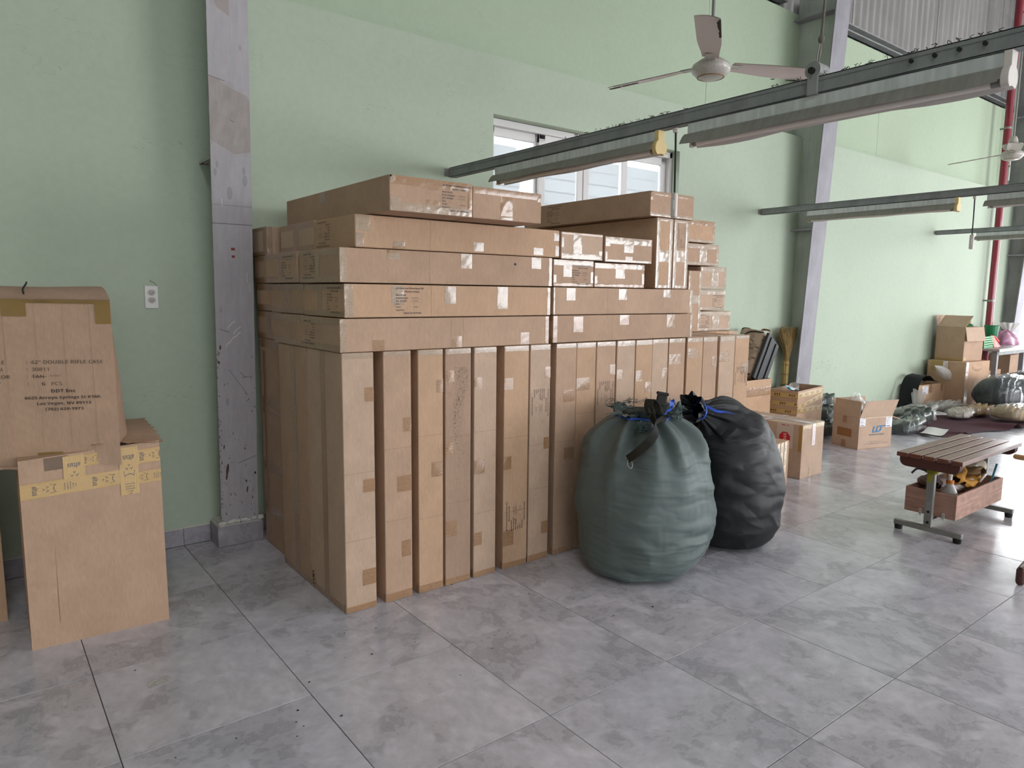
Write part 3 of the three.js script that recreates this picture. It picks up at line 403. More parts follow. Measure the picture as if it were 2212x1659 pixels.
// end taping: top and bottom strips with a strip up the middle
const endTape = (f, w, h, m = M.tape, k = 0.028, mid = 0.06, c = 0.5) => [[f, [0.003, h - k, w - 0.003, h - 0.002], m], [f, [0.003, 0.002, w - 0.003, k], m], ...(mid ? [[f, [w * c - mid / 2, k, w * c + mid / 2, h - k], m]] : [])];
const edgeV = (f, u0, u1, h, m = M.tapeShiny) => [f, [u0, 0.002, u1, h - 0.002], m, 0.002];
{ // lying cartons, layer by layer; each layer is three cartons deep
  const lay = (label, B, opt) => carton('shipping_carton', label, B, { lying: false, ...opt });
  const sq = (L, m = M.tapeShiny) => L.map((q) => ['z', q, m, 0.0016]);
  // lowest layer
  lay('long carton at the front of the lowest lying layer, taped patches along its bottom edge', [0.362, 1.526, 1.166, 1.310, 0.905, 1.345], { tape: [...sq([[0.152, 0.002, 0.209, 0.049], [0.559, 0.002, 0.618, 0.055], [0.974, 0.002, 1.03, 0.063]], M.tape), edgeV('z', 0.002, 0.03, 0.144), edgeV('z', 1.138, 1.161, 0.144, M.tape), ...endTape('x', 0.44, 0.144, M.tape, 0.03, 0)], print: [['x', 0.03, 0.012, 0.18, 0.132, 2]], crease: [['z', 0.56, 0.002, 0.5612, 0.142], ['z', 0.625, 0.002, 0.6262, 0.142]] });
  lay('middle carton end of the lowest lying layer, taped in a T on the shaded side', [0.362, 1.526, 1.166, 1.313, 0.540, 0.903], { tape: endTape('x', 0.363, 0.147, M.tape, 0.034, 0.04, 0.55) });
  lay('rear carton end of the lowest lying layer next to the steel column', [0.40, 1.526, 1.169, 1.316, 0.17, 0.535], { tape: endTape('x', 0.365, 0.147, M.tape, 0.03, 0.06) });
  // second layer
  lay('long front carton of the second lying layer, printed shipping text under shiny tape', [0.385, 1.532, 1.314, 1.458, 0.900, 1.345], { tape: [...sq([[0.224, 0.055, 0.285, 0.14], [0.499, 0.059, 0.561, 0.14], [0.803, 0.034, 0.867, 0.142]]), edgeV('z', 0.002, 0.04, 0.144), edgeV('z', 1.125, 1.145, 0.144), ...endTape('x', 0.445, 0.144, M.tape, 0.026, 0.05, 0.42)], print: [['z', 0.238, 0.009, 0.39, 0.138, 0], ['x', 0.265, 0.012, 0.42, 0.136, 0]], crease: [['z', 0.425, 0.002, 0.4264, 0.142]] });
  lay('middle carton end of the second lying layer with two pale tape panels', [0.385, 1.532, 1.316, 1.461, 0.452, 0.896], { tape: endTape('x', 0.444, 0.145, M.tape, 0.03, 0.09) });
  lay('rear carton end of the second lying layer close behind the column', [0.40, 1.532, 1.319, 1.463, 0.17, 0.415], { tape: endTape('x', 0.245, 0.144, M.tape, 0.034, 0) });
  // third layer
  lay('long front carton of the third lying layer with a dark puncture mark', [0.367, 1.54, 1.463, 1.609, 0.898, 1.345], { tape: [...sq([[0.224, 0.105, 0.285, 0.14], [0.607, 0.076, 0.67, 0.144], [1.035, 0.087, 1.097, 0.144]]), ['z', [0.224, 0.125, 0.285, 0.145], M.tape], edgeV('z', 0.002, 0.034, 0.146), edgeV('z', 1.15, 1.171, 0.146), ...endTape('x', 0.447, 0.146, M.tape, 0.03, 0.06, 0.46)], print: [['x', 0.04, 0.012, 0.195, 0.136, 2, 1]], crease: [['z', 0.436, 0.002, 0.4374, 0.144]], extra: (t, L) => { const g = new THREE.IcosahedronGeometry(0.008, 1); g.scale(1, 0.8, 0.25); g.translate(...onFace(L, 'z', 0.93, 0.106, 0)); mesh('puncture', metreUV(g), M.black, t); } });
  lay('middle printed carton end of the third lying layer, gap at its front edge', [0.367, 1.54, 1.465, 1.612, 0.432, 0.868], { tape: endTape('x', 0.436, 0.147, M.tape, 0.03, 0.05, 0.5), print: [['x', 0.24, 0.012, 0.4, 0.134, 0]] });
  lay('rear carton end of the third lying layer half hidden by the column', [0.40, 1.54, 1.466, 1.612, 0.15, 0.428], { tape: endTape('x', 0.278, 0.146, M.tape, 0.03, 0) });
  // fourth layer
  lay('long front carton of the top lying layer with three shiny tape squares low down', [0.447, 1.60, 1.613, 1.752, 0.888, 1.33], { tape: [...sq([[0.178, 0.012, 0.239, 0.035], [0.609, 0.01, 0.668, 0.052], [0.979, 0.008, 1.042, 0.044]]), ['z', [0.178, 0.002, 0.239, 0.013], M.tape], ['z', [0.004, 0.07, 0.07, 0.136], M.tapeShiny, 0.002], ['z', [0.004, 0.004, 0.04, 0.06], M.tapeShiny, 0.002], ['z', [1.115, 0.085, 1.15, 0.125], M.tapeShiny, 0.002], ['z', [1.125, 0.008, 1.15, 0.06], M.tapeShiny, 0.002]], print: [['x', 0.03, 0.008, 0.19, 0.134, 2]], crease: [['z', 0.37, 0.002, 0.3712, 0.138]] });
  lay('middle carton end of the top lying layer with a taped and scribbled panel', [0.447, 1.60, 1.615, 1.757, 0.44, 0.884], { tape: endTape('x', 0.444, 0.142, M.tape, 0.03, 0.07, 0.48) });
  lay('rear carton of the top lying layer with its front face catching light', [0.40, 1.0, 1.614, 1.762, 0.02, 0.364], { tape: [...endTape('x', 0.344, 0.148, M.tape, 0.02, 0), edgeV('x', 0.29, 0.342, 0.148, M.tape), edgeV('z', 0.002, 0.03, 0.148)], mat: M.card[0] });
  // two cartons lying crosswise on top
  lay('topmost carton at the left, printed end wrapped in shiny tape', [0.522, 0.932, 1.757, 1.902, 0.335, 1.50], { tape: [['z', [0.003, 0.108, 0.407, 0.142], M.tape, 0.0018], ['z', [0.003, 0.002, 0.407, 0.036], M.tapeShiny, 0.003], ['z', [0.183, 0.1, 0.242, 0.11], M.tape], ['z', [0.003, 0.036, 0.05, 0.06], M.tapeShiny], ['z', [0.003, 0.11, 0.03, 0.143], M.tapeShiny, 0.003], ['z', [0.385, 0.03, 0.408, 0.143], M.tape, 0.002], ['z', [0.173, 0.036, 0.242, 0.058], M.tape], ['x', [0.45, 0.09, 0.53, 0.143], M.tape]], print: [['z', 0.245, 0.012, 0.405, 0.136, 0]], mat: M.card[3] });
  lay('topmost carton beside the printed one, taped up the middle of its end', [0.937, 1.335, 1.757, 1.896, 0.33, 1.495], { tape: [['z', [0.003, 0.108, 0.395, 0.137], M.tape, 0.0018], ['z', [0.155, 0.02, 0.225, 0.108], M.tape, 0.0024], ['z', [0.155, 0.003, 0.225, 0.02], M.tapeShiny, 0.003], ['z', [0.37, 0.1, 0.396, 0.136], M.tapeShiny, 0.003]] });
  // right half: two long cartons, then crosswise ends
  lay('long carton at the right of the lowest lying layer with three faint tape patches', [1.552, 2.702, 1.168, 1.312, 0.90, 1.345], { tape: [...sq([[0.146, 0.053, 0.216, 0.137], [0.5, 0.087, 0.575, 0.142], [0.906, 0.064, 0.98, 0.142]], M.tape), edgeV('z', 0.002, 0.03, 0.144, M.tape), edgeV('z', 1.128, 1.148, 0.144), ...endTape('x', 0.445, 0.144, M.tape, 0.028, 0)], crease: [['z', 0.44, 0.002, 0.4416, 0.142]] });
  lay('long carton at the right of the second lying layer with three shiny tape squares', [1.551, 2.694, 1.316, 1.46, 0.90, 1.345], { tape: [...sq([[0.092, 0.075, 0.156, 0.14], [0.487, 0.08, 0.553, 0.14], [0.868, 0.095, 0.934, 0.142]]), edgeV('z', 0.002, 0.012, 0.144), edgeV('z', 1.115, 1.141, 0.144)], crease: [['z', 0.4, 0.002, 0.4016, 0.142]] });
  const cross = (label, x0, x1, y0, y1, tape, print, z1 = 1.345, mat) => lay(label, [x0, x1, y0, y1, z1 - 1.16, z1], { tape, print, mat });
  const shinyEnd = (w, h, c, mid = 0.06) => [['z', [0.003, h - 0.03, w - 0.003, h - 0.002], M.tapeShiny, 0.003], ['z', [0.003, 0.002, w - 0.003, 0.018], M.tape, 0.003], ['z', [c - mid / 2, 0.05, c + mid / 2, h - 0.03], M.tapeShiny, 0.0025], ['z', [0.002, 0.02, 0.022, 0.06], M.tapeShiny, 0.002], ['z', [w - 0.022, 0.02, w - 0.003, 0.08], M.tapeShiny, 0.002]];
  cross('crosswise carton end with printed text, lower pair right of the long cartons', 1.548, 1.838, 1.464, 1.604, shinyEnd(0.29, 0.14, 0.1), [['z', 0.125, 0.006, 0.268, 0.12, 0, 1]]);
  cross('crosswise carton end without print, lower pair right of the long cartons', 1.845, 2.247, 1.464, 1.597, shinyEnd(0.402, 0.133, 0.2, 0.075));
  cross('crosswise carton end of the upper pair touching the long top-layer carton', 1.604, 1.908, 1.608, 1.748, [['z', [0.003, 0.002, 0.3, 0.03], M.tapeShiny, 0.003], ['z', [0.085, 0.03, 0.148, 0.137], M.tapeShiny, 0.004], ['z', [0.003, 0.06, 0.018, 0.11], M.tapeShiny], ['z', [0.275, 0.02, 0.3, 0.05], M.tapeShiny], ['z', [0.003, 0.128, 0.3, 0.138], M.tape]], [], 1.34);
  cross('crosswise carton end of the upper pair with a broad shiny tape cross', 1.92, 2.305, 1.604, 1.742, [['z', [0.003, 0.1, 0.38, 0.136], M.tapeShiny, 0.004], ['z', [0.15, 0.055, 0.226, 0.1], M.tapeShiny, 0.003], ['z', [0.163, 0.012, 0.221, 0.034], M.tape], ['z', [0.003, 0.002, 0.38, 0.014], M.tapeShiny], ['z', [0.003, 0.012, 0.02, 0.055], M.tape], ['z', [0.003, 0.085, 0.04, 0.12], M.tapeShiny, 0.003]], []);
  const onEdge = (w, h, lo) => [['z', [0.002, 0.003, 0.03, h - 0.003], M.tapeShiny, 0.002], ['z', [w - 0.03, 0.003, w - 0.002, h - 0.003], M.tapeShiny, 0.003], ['z', [0.03, h * lo - 0.033, w - 0.03, h * lo + 0.035], M.tapeShiny, 0.004], ['z', [0.03, 0.003, w - 0.03, 0.02], M.tapeShiny, 0.002], ['z', [0.03, h - 0.018, w - 0.03, h - 0.003], M.tapeShiny, 0.002]];
  lay('left of two cartons set on edge, framed in shiny tape', [2.340, 2.485, 1.464, 1.874, 0.185, 1.345], { tape: onEdge(0.145, 0.41, 0.46) });
  lay('right of two cartons set on edge, printed and framed in shiny tape', [2.494, 2.632, 1.464, 1.874, 0.185, 1.345], { tape: onEdge(0.138, 0.41, 0.47), print: [['z', 0.03, 0.238, 0.108, 0.385, 3, 1]] });
  lay('topmost carton at the right lying on the two on-edge cartons', [2.276, 2.668, 1.878, 2.020, 0.185, 1.345], { tape: [['z', [0.003, 0.002, 0.389, 0.02], M.tapeShiny, 0.003], ['z', [0.003, 0.12, 0.389, 0.139], M.tape, 0.002], ['z', [0.17, 0.02, 0.22, 0.12], M.tape, 0.001], ['z', [0.003, 0.09, 0.03, 0.138], M.tape, 0.003]], print: [['x', 0.245, 0.006, 0.40, 0.132, 0, 1]], mat: M.card[3] });
  lay('narrow carton on edge beside the column of five carton ends', [3.172, 3.318, 1.167, 1.60, -0.0 + 0.02, 0.93], { tape: [['z', [0.002, 0.003, 0.02, 0.43], M.tapeShiny, 0.002], ['z', [0.12, 0.003, 0.144, 0.43], M.tapeShiny, 0.003], ['z', [0.02, 0.2, 0.12, 0.26], M.tapeShiny, 0.003]] });
  const ST = [[3.325, 3.70, 1.167, 1.312], [3.325, 3.622, 1.320, 1.466], [3.322, 3.628, 1.472, 1.634], [3.14, 3.524, 1.640, 1.792], [3.14, 3.468, 1.80, 1.955]];
  const sl = ['lowest of the five carton ends stacked at the right, printed text at its left', 'second from the bottom of the five carton ends at the right, printed text', 'middle one of the five carton ends at the right, framed in tape', 'second from the top of the five carton ends at the right', 'highest of the five carton ends stacked at the right, clear film sheen'];
  ST.forEach(([a, b, c, d], i) => { const w = b - a, h = d - c; lay(sl[i], [a, b, c, d, 0.02, 0.915], { group: 'carton ends stacked at the right', tape: [['z', [0.003, h - 0.035, w - 0.003, h - 0.003], i === 4 ? M.tape : M.tapeShiny, 0.004], ['z', [0.003, 0.003, w - 0.003, 0.022], M.tapeShiny, 0.003], ...(i === 4 || i === 1 ? [] : [['z', [w * 0.42, 0.022, w * 0.42 + 0.08, h - 0.035], M.tapeShiny, 0.004]]), ['z', [w - 0.025, 0.03, w - 0.003, h - 0.04], M.tapeShiny, 0.002]], print: i === 0 ? [['z', 0.0, 0.02, 0.12, 0.125, 2, 1]] : i === 1 ? [['z', 0.14, 0.01, 0.28, 0.115, 0, 1]] : [] }); });
}
// ---------------------------------------------------------------- irregular cartons given by eight corners (front-left, front-right, back-right, back-left; below, then above)
function hexAt(c, u, v, w) { const L = (a, b, t) => a.map((q, i) => lerp(q, b[i], t)); const lo = L(L(c[3], c[2], u), L(c[0], c[1], u), w), hi = L(L(c[7], c[6], u), L(c[4], c[5], u), w); return L(lo, hi, v); }
function hexGeo(c, seed = 1, bulge = 0.006) {
  const D = (a, b) => Math.hypot(a[0] - b[0], a[1] - b[1], a[2] - b[2]), w = D(c[0], c[1]), h = D(c[0], c[4]), d = D(c[1], c[2]), n = 14;
  const faces = [[0, 1], [0, -1], [1, 1], [1, -1], [2, 1], [2, -1]], gs = [];
  for (const [ax, s] of faces) gs.push(surf(n, n, (a, b) => {
    const q = [0, 0, 0], [i, j] = ax === 0 ? [2, 1] : ax === 1 ? [0, 2] : [0, 1]; q[ax] = s > 0 ? 1 : 0; const flip = (ax === 0 && s > 0) || (ax === 1 && s > 0) || (ax === 2 && s < 0); q[i] = flip ? 1 - a : a; q[j] = b;
    const p = hexAt(c, q[0], q[1], q[2]), m = 16 * a * (1 - a) * b * (1 - b), k = bulge * m * (n3(p[0] * 5, p[1] * 5, p[2] * 5, seed) * 2 - 0.6); p[ax === 0 ? 0 : ax === 1 ? 1 : 2] += s * k; return p;
  }, false, ax === 0 ? [d, h] : ax === 1 ? [w, d] : [w, h]));
  return mergeGeometries(gs);
}
// rectangle on the front face (w = 1) or left face (u = 0) of such a carton
function hexPatch(c, face, r, lift = 0.002, uvr, wr = 0.0008) {
  const n = 12, s = Math.floor(tapeRnd() * 999), P = (a, b) => (face === 'z' ? hexAt(c, a, b, 1) : face === 'X' ? hexAt(c, 1, b, 1 - a) : face === 'y' ? hexAt(c, a, 1, b) : hexAt(c, 0, b, a));
  const o = V3(...P(0, 0)), nrm = V3(...P(1, 0)).sub(o).cross(V3(...P(0, 1)).sub(o)).normalize(); if (face === 'y') nrm.negate(); if (face === 'y' && nrm.y < 0) nrm.negate();
  const g = surf(n * 2, n, (a, b) => V3(...P(lerp(r[0], r[2], a), lerp(r[1], r[3], b))).addScaledVector(nrm, lift + wr * vn(a * 30 + s, b * 30, 4096, s)).toArray());
  if (uvr) { const uv = g.attributes.uv; for (let i = 0; i < uv.count; i++) uv.setXY(i, lerp(uvr[0], uvr[2], uv.getX(i)), lerp(uvr[1], uvr[3], uv.getY(i))); }
  return g;
}
{ // carton with patterned tape, front left
  const A = [[-0.765, 0.0, 0.909], [-0.27, 0, 0.93], [-0.262, 0, 0.50], [-0.758, 0, 0.486], [-0.764, 0.765, 0.905], [-0.272, 0.795, 0.926], [-0.262, 0.80, 0.50], [-0.758, 0.77, 0.486]];
  const t = thing('moving_carton', 'brown carton bound with yellow printed tape, standing on the floor at the left', 'box');
  mesh('carton_body', hexGeo(A, 3, 0.004), M.card[1], t);
  const T2 = (r, uvr) => mesh('printed_tape', hexPatch(A, 'z', r, 0.0022, uvr), M.tapeAltus, t);
  T2([0.0, 0.797, 0.80, 0.876], [0, 0, 0.97, 1]); T2([0.8, 0.783, 1.0, 0.848], [0.14, 0, 0.44, 1]); T2([0.72, 0.89, 1.0, 0.965], [0.95, 0, 1.28, 1]);
  const vert = (r, uvr) => { const g = hexPatch(A, 'z', r, 0.0032, [0, 0, 1, 1]), uv = g.attributes.uv; for (let i = 0; i < uv.count; i++) { const a = uv.getX(i), b = uv.getY(i); uv.setXY(i, lerp(uvr[1], uvr[0], b), a); } mesh('printed_tape', g, M.tapeAltus, t); };
  vert([0.69, 0.735, 0.83, 0.99], [0.02, 0.46]); vert([0.295, 0.875, 0.445, 0.99], [0.02, 0.24]);
  mesh('tape_strip', hexPatch(A, 'z', [0.17, 0.93, 0.33, 0.995], 0.0015), M.tape, t); mesh('printed_tape', hexPatch(A, 'z', [0.44, 0.925, 0.66, 0.985], 0.0018, [0.1, 0, 0.5, 1]), M.tapeAltus, t);
  mesh('fold_line', hexPatch(A, 'z', [0.2, 0.12, 0.203, 0.55], 0.001), creaseMat, t);
  // torn top flap that curls at its corner
  mesh('top_flap', surf(24, 14, (u, v) => { const x = -0.52 + u * 0.262 + 0.012 * v * Math.sin(u * 9), z = 0.932 - v * 0.42, lip = 0.02 * Math.pow(u, 3) * smooth(0.5, 0, v); return [x + (u > 0.95 ? 0.008 * Math.sin(v * 40) : 0), 0.802 + 0.028 * v - lip + 0.004 * Math.sin(u * 7 + v * 5), z + (v < 0.02 ? 0.004 * Math.sin(u * 60) : 0)]; }, false, [0.26, 0.42]), M.card[3], t);
  mesh('torn_edge', join(Array.from({ length: 26 }, (_, i) => { const g = new THREE.TetrahedronGeometry(0.004 + 0.004 * hash(i, 1, 5)); g.scale(1.6, 0.6, 1); g.translate(-0.39 + i * 0.0046, 0.797 + 0.003 * hash(i, 2, 5), 0.933); return metreUV(g); })), M.cardDark, t);
}
{ // sagging carton above it with the printed style sheet
  const u = [-0.94, -0.342], L = 0.72, F = [-0.42, 0.945], S = [[F[0] + u[0] * L, 0.806, F[1] + u[1] * L], [F[0], 0.806, F[1]], [-0.362, 0.806, 0.755], [F[0] + u[0] * L + 0.058, 0.806, F[1] + u[1] * L - 0.19], [F[0] + u[0] * L - 0.005, 1.388, F[1] + u[1] * L], [-0.425, 1.38, 0.945], [-0.424, 1.428, 0.80], [F[0] + u[0] * L + 0.03, 1.436, F[1] + u[1] * L - 0.14]];
  const C8 = S.map((p, i) => (i < 2 ? [p[0] + (i ? 0.001 : 0), 0.718, p[2]] : p));   // the front panel hangs below the rest
  const t = thing('moving_carton', 'sagging carton printed with style and address lines, on top at the far left', 'box');
  mesh('carton_body', hexGeo(S, 7, 0.012), M.card[3], t);
  const Fp = [C8[0], C8[1], C8[1], C8[0], S[4], S[5], S[5], S[4]];
  mesh('front_panel', surf(30, 30, (a, b) => { const p = hexAt(Fp, a, b, 1), o = 0.003 + 0.004 * smooth(0.14, 0.0, b) * Math.sin(a * 11); return [p[0] - u[1] * -o, p[1] + 0.006 * (b < 0.01 ? Math.sin(a * 17) : 0), p[2] + o]; }, false, [0.72, 0.66]), M.card[3], t);
  const rr = rng(31);
  for (let i = 0; i < 7; i++) { const a = 0.08 + i * 0.135 + 0.03 * rr(); mesh('flute_line', hexPatch(Fp, 'z', [a, 0.14, a + 0.0022, 0.98], 0.0056, null, 0), M.cardPale, t); }
  mesh('printed_text', hexPatch(Fp, 'z', [0.397, 0.322, 0.992, 0.658], 0.0072, [0, 0, 1, 1], 0), M.printStyle, t);
  const ye = (r) => mesh('yellow_tape', hexPatch(Fp, 'z', r, 0.0064), M.tapeYellow, t);
  ye([0.0, 0.978, 0.999, 0.999]); ye([0.485, 0.90, 0.60, 0.99]); ye([0.0, 0.95, 0.47, 0.98]); ye([0.925, 0.86, 0.999, 0.995]); ye([0.60, 0.0, 0.72, 0.095]);
  mesh('top_flap', surf(24, 8, (a, b) => { const p = hexAt(S, a, 1, 1 - b), q = 0.012 * Math.sin(b * 3.1) + 0.004 * Math.sin(a * 8) * b; return [p[0] - 0.01 * (a > 0.97 ? b : 0), p[1] + q + 0.002, p[2]]; }, false, [0.72, 0.2]), M.cardDusty, t);
  mesh('tear', tubeGeo([[-0.70, 1.405, 0.83], [-0.70, 1.42, 0.80], [-0.688, 1.438, 0.77], [-0.682, 1.448, 0.73]], 0.0035, 12, 5), M.black, t);
  const flap = surf(20, 4, (a, b) => { const x = lerp(-0.98, -0.64, a), z = lerp(0.765, 0.90, a); return [x, 0.735 - b * 0.028 * (0.6 + 0.4 * Math.sin(a * 9)), z + 0.004 + b * 0.01]; }, false, [0.34, 0.03]); mesh('torn_flap', flap, M.cardPale, t);
}
{ // two plain cartons further back at the left edge
  const t = thing('moving_carton', 'plain brown carton at the left picture edge behind the taped one', 'box');
  mesh('carton_body', hexGeo([[-1.4, 0, 0.545], [-0.828, 0, 0.536], [-0.825, 0, 0.06], [-1.4, 0, 0.06], [-1.4, 0.79, 0.54], [-0.83, 0.785, 0.532], [-0.826, 0.79, 0.06], [-1.4, 0.79, 0.06]], 9, 0.004), M.card[2], t);
  mesh('tape_strip', hexPatch([[-1.4, 0, 0.545], [-0.828, 0, 0.536], [-0.825, 0, 0.06], [-1.4, 0, 0.06], [-1.4, 0.79, 0.54], [-0.83, 0.785, 0.532], [-0.826, 0.79, 0.06], [-1.4, 0.79, 0.06]], 'z', [0.9, 0.9, 0.998, 0.98]), M.tape, t);
}
{ // scrap of a torn label stuck to the floor
  const s = canvasTex(128, 64, (g) => { const r = rng(2); g.fillStyle = '#c9c6c2'; g.fillRect(0, 0, 128, 64); for (let i = 0; i < 26; i++) { g.fillStyle = r() > 0.5 ? '#8d8884' : '#6e625a'; g.globalAlpha = 0.5; g.fillRect(r() * 120, r() * 60, 8 + r() * 30, 2 + r() * 8); } });
  const o = mesh('paper_scrap', surf(10, 6, (u, v) => [-0.456 + u * 0.066 + 0.012 * v + 0.006 * Math.sin(v * 8), 0.0012 + 0.0009 * vn(u * 9, v * 9, 64, 4), 1.475 - v * 0.045 - 0.012 * u * (1 - v)]), std({ map: s, roughness: 0.8 })); tag(o, 'torn paper label scrap stuck to the floor tile near the left cartons', 'paper');
  const r = rng(44), crumbs = []; for (let i = 0; i < 70; i++) { const u = r(), x = -0.5 + u * 3.6 + (r() - 0.5) * 0.8, z = 1.5 + (r() - 0.35) * 0.9 + (u > 0.3 ? 0.1 : 0), q = 0.0016 + 0.0032 * r() * r(), g = new THREE.IcosahedronGeometry(q, 0); g.scale(1 + r(), 0.5, 1); g.translate(x, q * 0.4, z); crumbs.push(metreUV(g)); }
  const c = mesh('debris', join(crumbs), M.black); c.userData = { kind: 'stuff', label: 'tiny dark crumbs scattered on the floor tiles', category: 'debris' };
}
// ---------------------------------------------------------------- the two stuffed sacks
M.sackGreen = phy({ color: new THREE.Color(0.108, 0.14, 0.136), roughness: 0.36, bumpMap: rep(T.weave, 7, 7), bumpScale: 0.0012, sheen: 0.3, sheenColor: new THREE.Color(0.5, 0.6, 0.57), sheenRoughness: 0.5, specularIntensity: 1.0 });
M.sackBlack = phy({ color: new THREE.Color(0.0075, 0.008, 0.011), roughness: 0.5, sheen: 0.1, sheenColor: new THREE.Color(0.10, 0.11, 0.16), sheenRoughness: 0.5, bumpMap: rep(T.weave, 16), bumpScale: 0.0003 });
M.strap = std({ color: hexc('#3a3630'), roughness: 0.8, map: dtex(128, 128, (u, v) => { const a = fbm(u * 6, v * 3, 6, 3, 300), b = fbm(u * 4, v * 5, 4, 3, 310); return a > 0.58 ? [150, 140, 96] : b > 0.52 ? [120, 104, 88] : [86, 80, 72]; }) });
M.ribbonBlue = phy({ color: hexc('#2a58c8'), roughness: 0.35, clearcoat: 0.4 });
M.frayed = std({ color: new THREE.Color(0.07, 0.11, 0.105), roughness: 0.8 });
// spine rows [x, y, z, radius, tilt (rad, leaning to -x), squash]; returns f(phi 0..1, t 0..1)
function sackSurface(rows, folds) {
  const c = new THREE.CatmullRomCurve3(rows.map((r) => V3(r[0], r[1], r[2])), false, 'catmullrom'), N = rows.length - 1;
  const val = (k, t) => { const s = t * N, i = Math.min(N - 1, Math.floor(s)), f = s - i, P = (j) => rows[Math.min(N, Math.max(0, j))][k] ?? 0; const p0 = P(i - 1), p1 = P(i), p2 = P(i + 1), p3 = P(i + 2); return 0.5 * (2 * p1 + (p2 - p0) * f + (2 * p0 - 5 * p1 + 4 * p2 - p3) * f * f + (3 * p1 - p0 - 3 * p2 + p3) * f * f * f); };
  return (u, t) => {
    const p = c.getPoint(t), r = Math.max(0.004, val(3, t)), tilt = val(4, t), a = u * Math.PI * 2, q = folds(a, t, r), R = r + q;
    return [p.x + R * Math.cos(a) * Math.cos(tilt), p.y + R * Math.cos(a) * Math.sin(tilt) + 0, p.z + R * Math.sin(a)];
  };
}
{
  const rows = [[1.80, 0.006, 1.74, 0.03], [1.81, 0.008, 1.74, 0.17], [1.83, 0.03, 1.74, 0.262], [1.865, 0.10, 1.735, 0.318], [1.89, 0.19, 1.73, 0.345], [1.90, 0.30, 1.722, 0.358], [1.90, 0.42, 1.71, 0.353], [1.90, 0.54, 1.70, 0.343], [1.90, 0.635, 1.695, 0.325], [1.905, 0.71, 1.69, 0.272], [1.91, 0.765, 1.685, 0.20], [1.915, 0.805, 1.68, 0.135]];
  const S = sackSurface(rows, (a, t, r) => {
    const cx = Math.cos(a), sz = Math.sin(a), pleat = smooth(0.66, 0.95, t), w = 0.55 * n3(cx * 2, t * 3, sz * 2, 7);
    let d = 0.040 * (n3(cx * 2.1 + 4, t * 5.2, sz * 2.1, 3) - 0.5) * 2 * smooth(0, 0.2, t) * (1 - pleat);
    const ridge = (k, s) => { const v = Math.abs(n3(cx * 2.2, t * k + 0.7 * n3(cx * 3, t * 3, sz * 3, s + 3), sz * 2.2, s) - 0.5); return Math.exp(-v * 26); };
    const cr = (k, q, s) => { const w2 = n3(cx * 2.4, t * 5, sz * 2.4, s + 31), v = (n3(cx * q + w2, t * k + 1.2 * w2, sz * q, s) * 2.2 % 1 + 1) % 1; return (v < 0.5 ? v * 2 : (1 - v) * 2); };
    const on = smooth(0.42, 0.6, n3(cx * 1.5, t * 4, sz * 1.5, 71));
    d += (0.017 * (Math.pow(cr(14, 1.0, 11), 1.6) - 0.5) * (0.25 + 0.75 * on) + 0.008 * (Math.pow(cr(28, 1.6, 17), 1.5) - 0.5) * (0.3 + 0.7 * on) + 0.003 * (cr(60, 3, 27) - 0.5)) * smooth(0.06, 0.2, t) * (1 - 0.75 * pleat);
    d += 0.003 * (n3(cx * 16, t * 26, sz * 16, 23) - 0.5);
    d += pleat * r * (0.13 * Math.sin(a * 11 + 6 * w) + 0.07 * Math.sin(a * 19 + 2 + 9 * w)) + smooth(0.5, 0.75, t) * (1 - pleat) * 0.012 * Math.sin(a * 11 + 6 * w);
    return d;
  });
  const flat = (f) => (u, v) => { const p = f(u, v); p[1] = Math.max(0.003, p[1]); p[2] = Math.max(1.356, p[2]); return p; };
  const t = thing('woven_sack', 'big grey-green woven plastic sack, stuffed full and gathered at the top', 'sack');
  mesh('sack_body', surf(300, 260, flat(S), true, [2.2, 1.2]), M.sackGreen, t);
  const collar = surf(160, 18, (u, v) => { const a = u * Math.PI * 2, [x, y, z] = S(u, 1), k = 0.012 * Math.sin(a * 11) + 0.014 * Math.sin(a * 23 + 2) + 0.012 * (n3(Math.cos(a) * 6, v * 3, Math.sin(a) * 6, 5) - 0.5), o = v * (0.035 + k) * 1.2; return [x + Math.cos(a) * o, y + v * (0.035 + 0.02 * Math.sin(a * 3 + 1)) + 0.012 * v * v * (hash(Math.floor(u * 160), 3, 3) - 0.5) * 2 - 0.03 * Math.max(0, v - 0.5), z + Math.sin(a) * o]; }, true, [1.2, 0.1]);
  mesh('ragged_mouth', collar, M.sackGreen, t);
  mesh('dark_filling', surf(50, 16, (u, v) => { const a = u * Math.PI * 2, r = 0.125 * Math.sin(v * Math.PI / 2); return [1.915 + r * Math.cos(a), 0.835 - 0.035 * (1 - Math.cos(v * 1.5)) + 0.018 * (n3(r * 30 * Math.cos(a), r * 30 * Math.sin(a), 3, 9) - 0.5), 1.68 + r * Math.sin(a)]; }, true), std({ color: hexc('#1d211f'), roughness: 0.9 }), t);
  // stitched seam down the front right
  const us = 0.085; for (const o of [-0.004, 0.004]) { const pts = []; for (let i = 0; i <= 26; i++) { const v = 0.16 + i * 0.024, p = flat(S)(us + o + 0.012 * Math.sin(v * 5), v), a = us * Math.PI * 2; pts.push([p[0] + 0.003 * Math.cos(a), p[1], p[2] + 0.003 * Math.sin(a)]); } mesh('stitching', tubeGeo(pts, 0.0017, 60, 5), std({ color: hexc('#9b8f8c'), roughness: 0.8 }), t); }
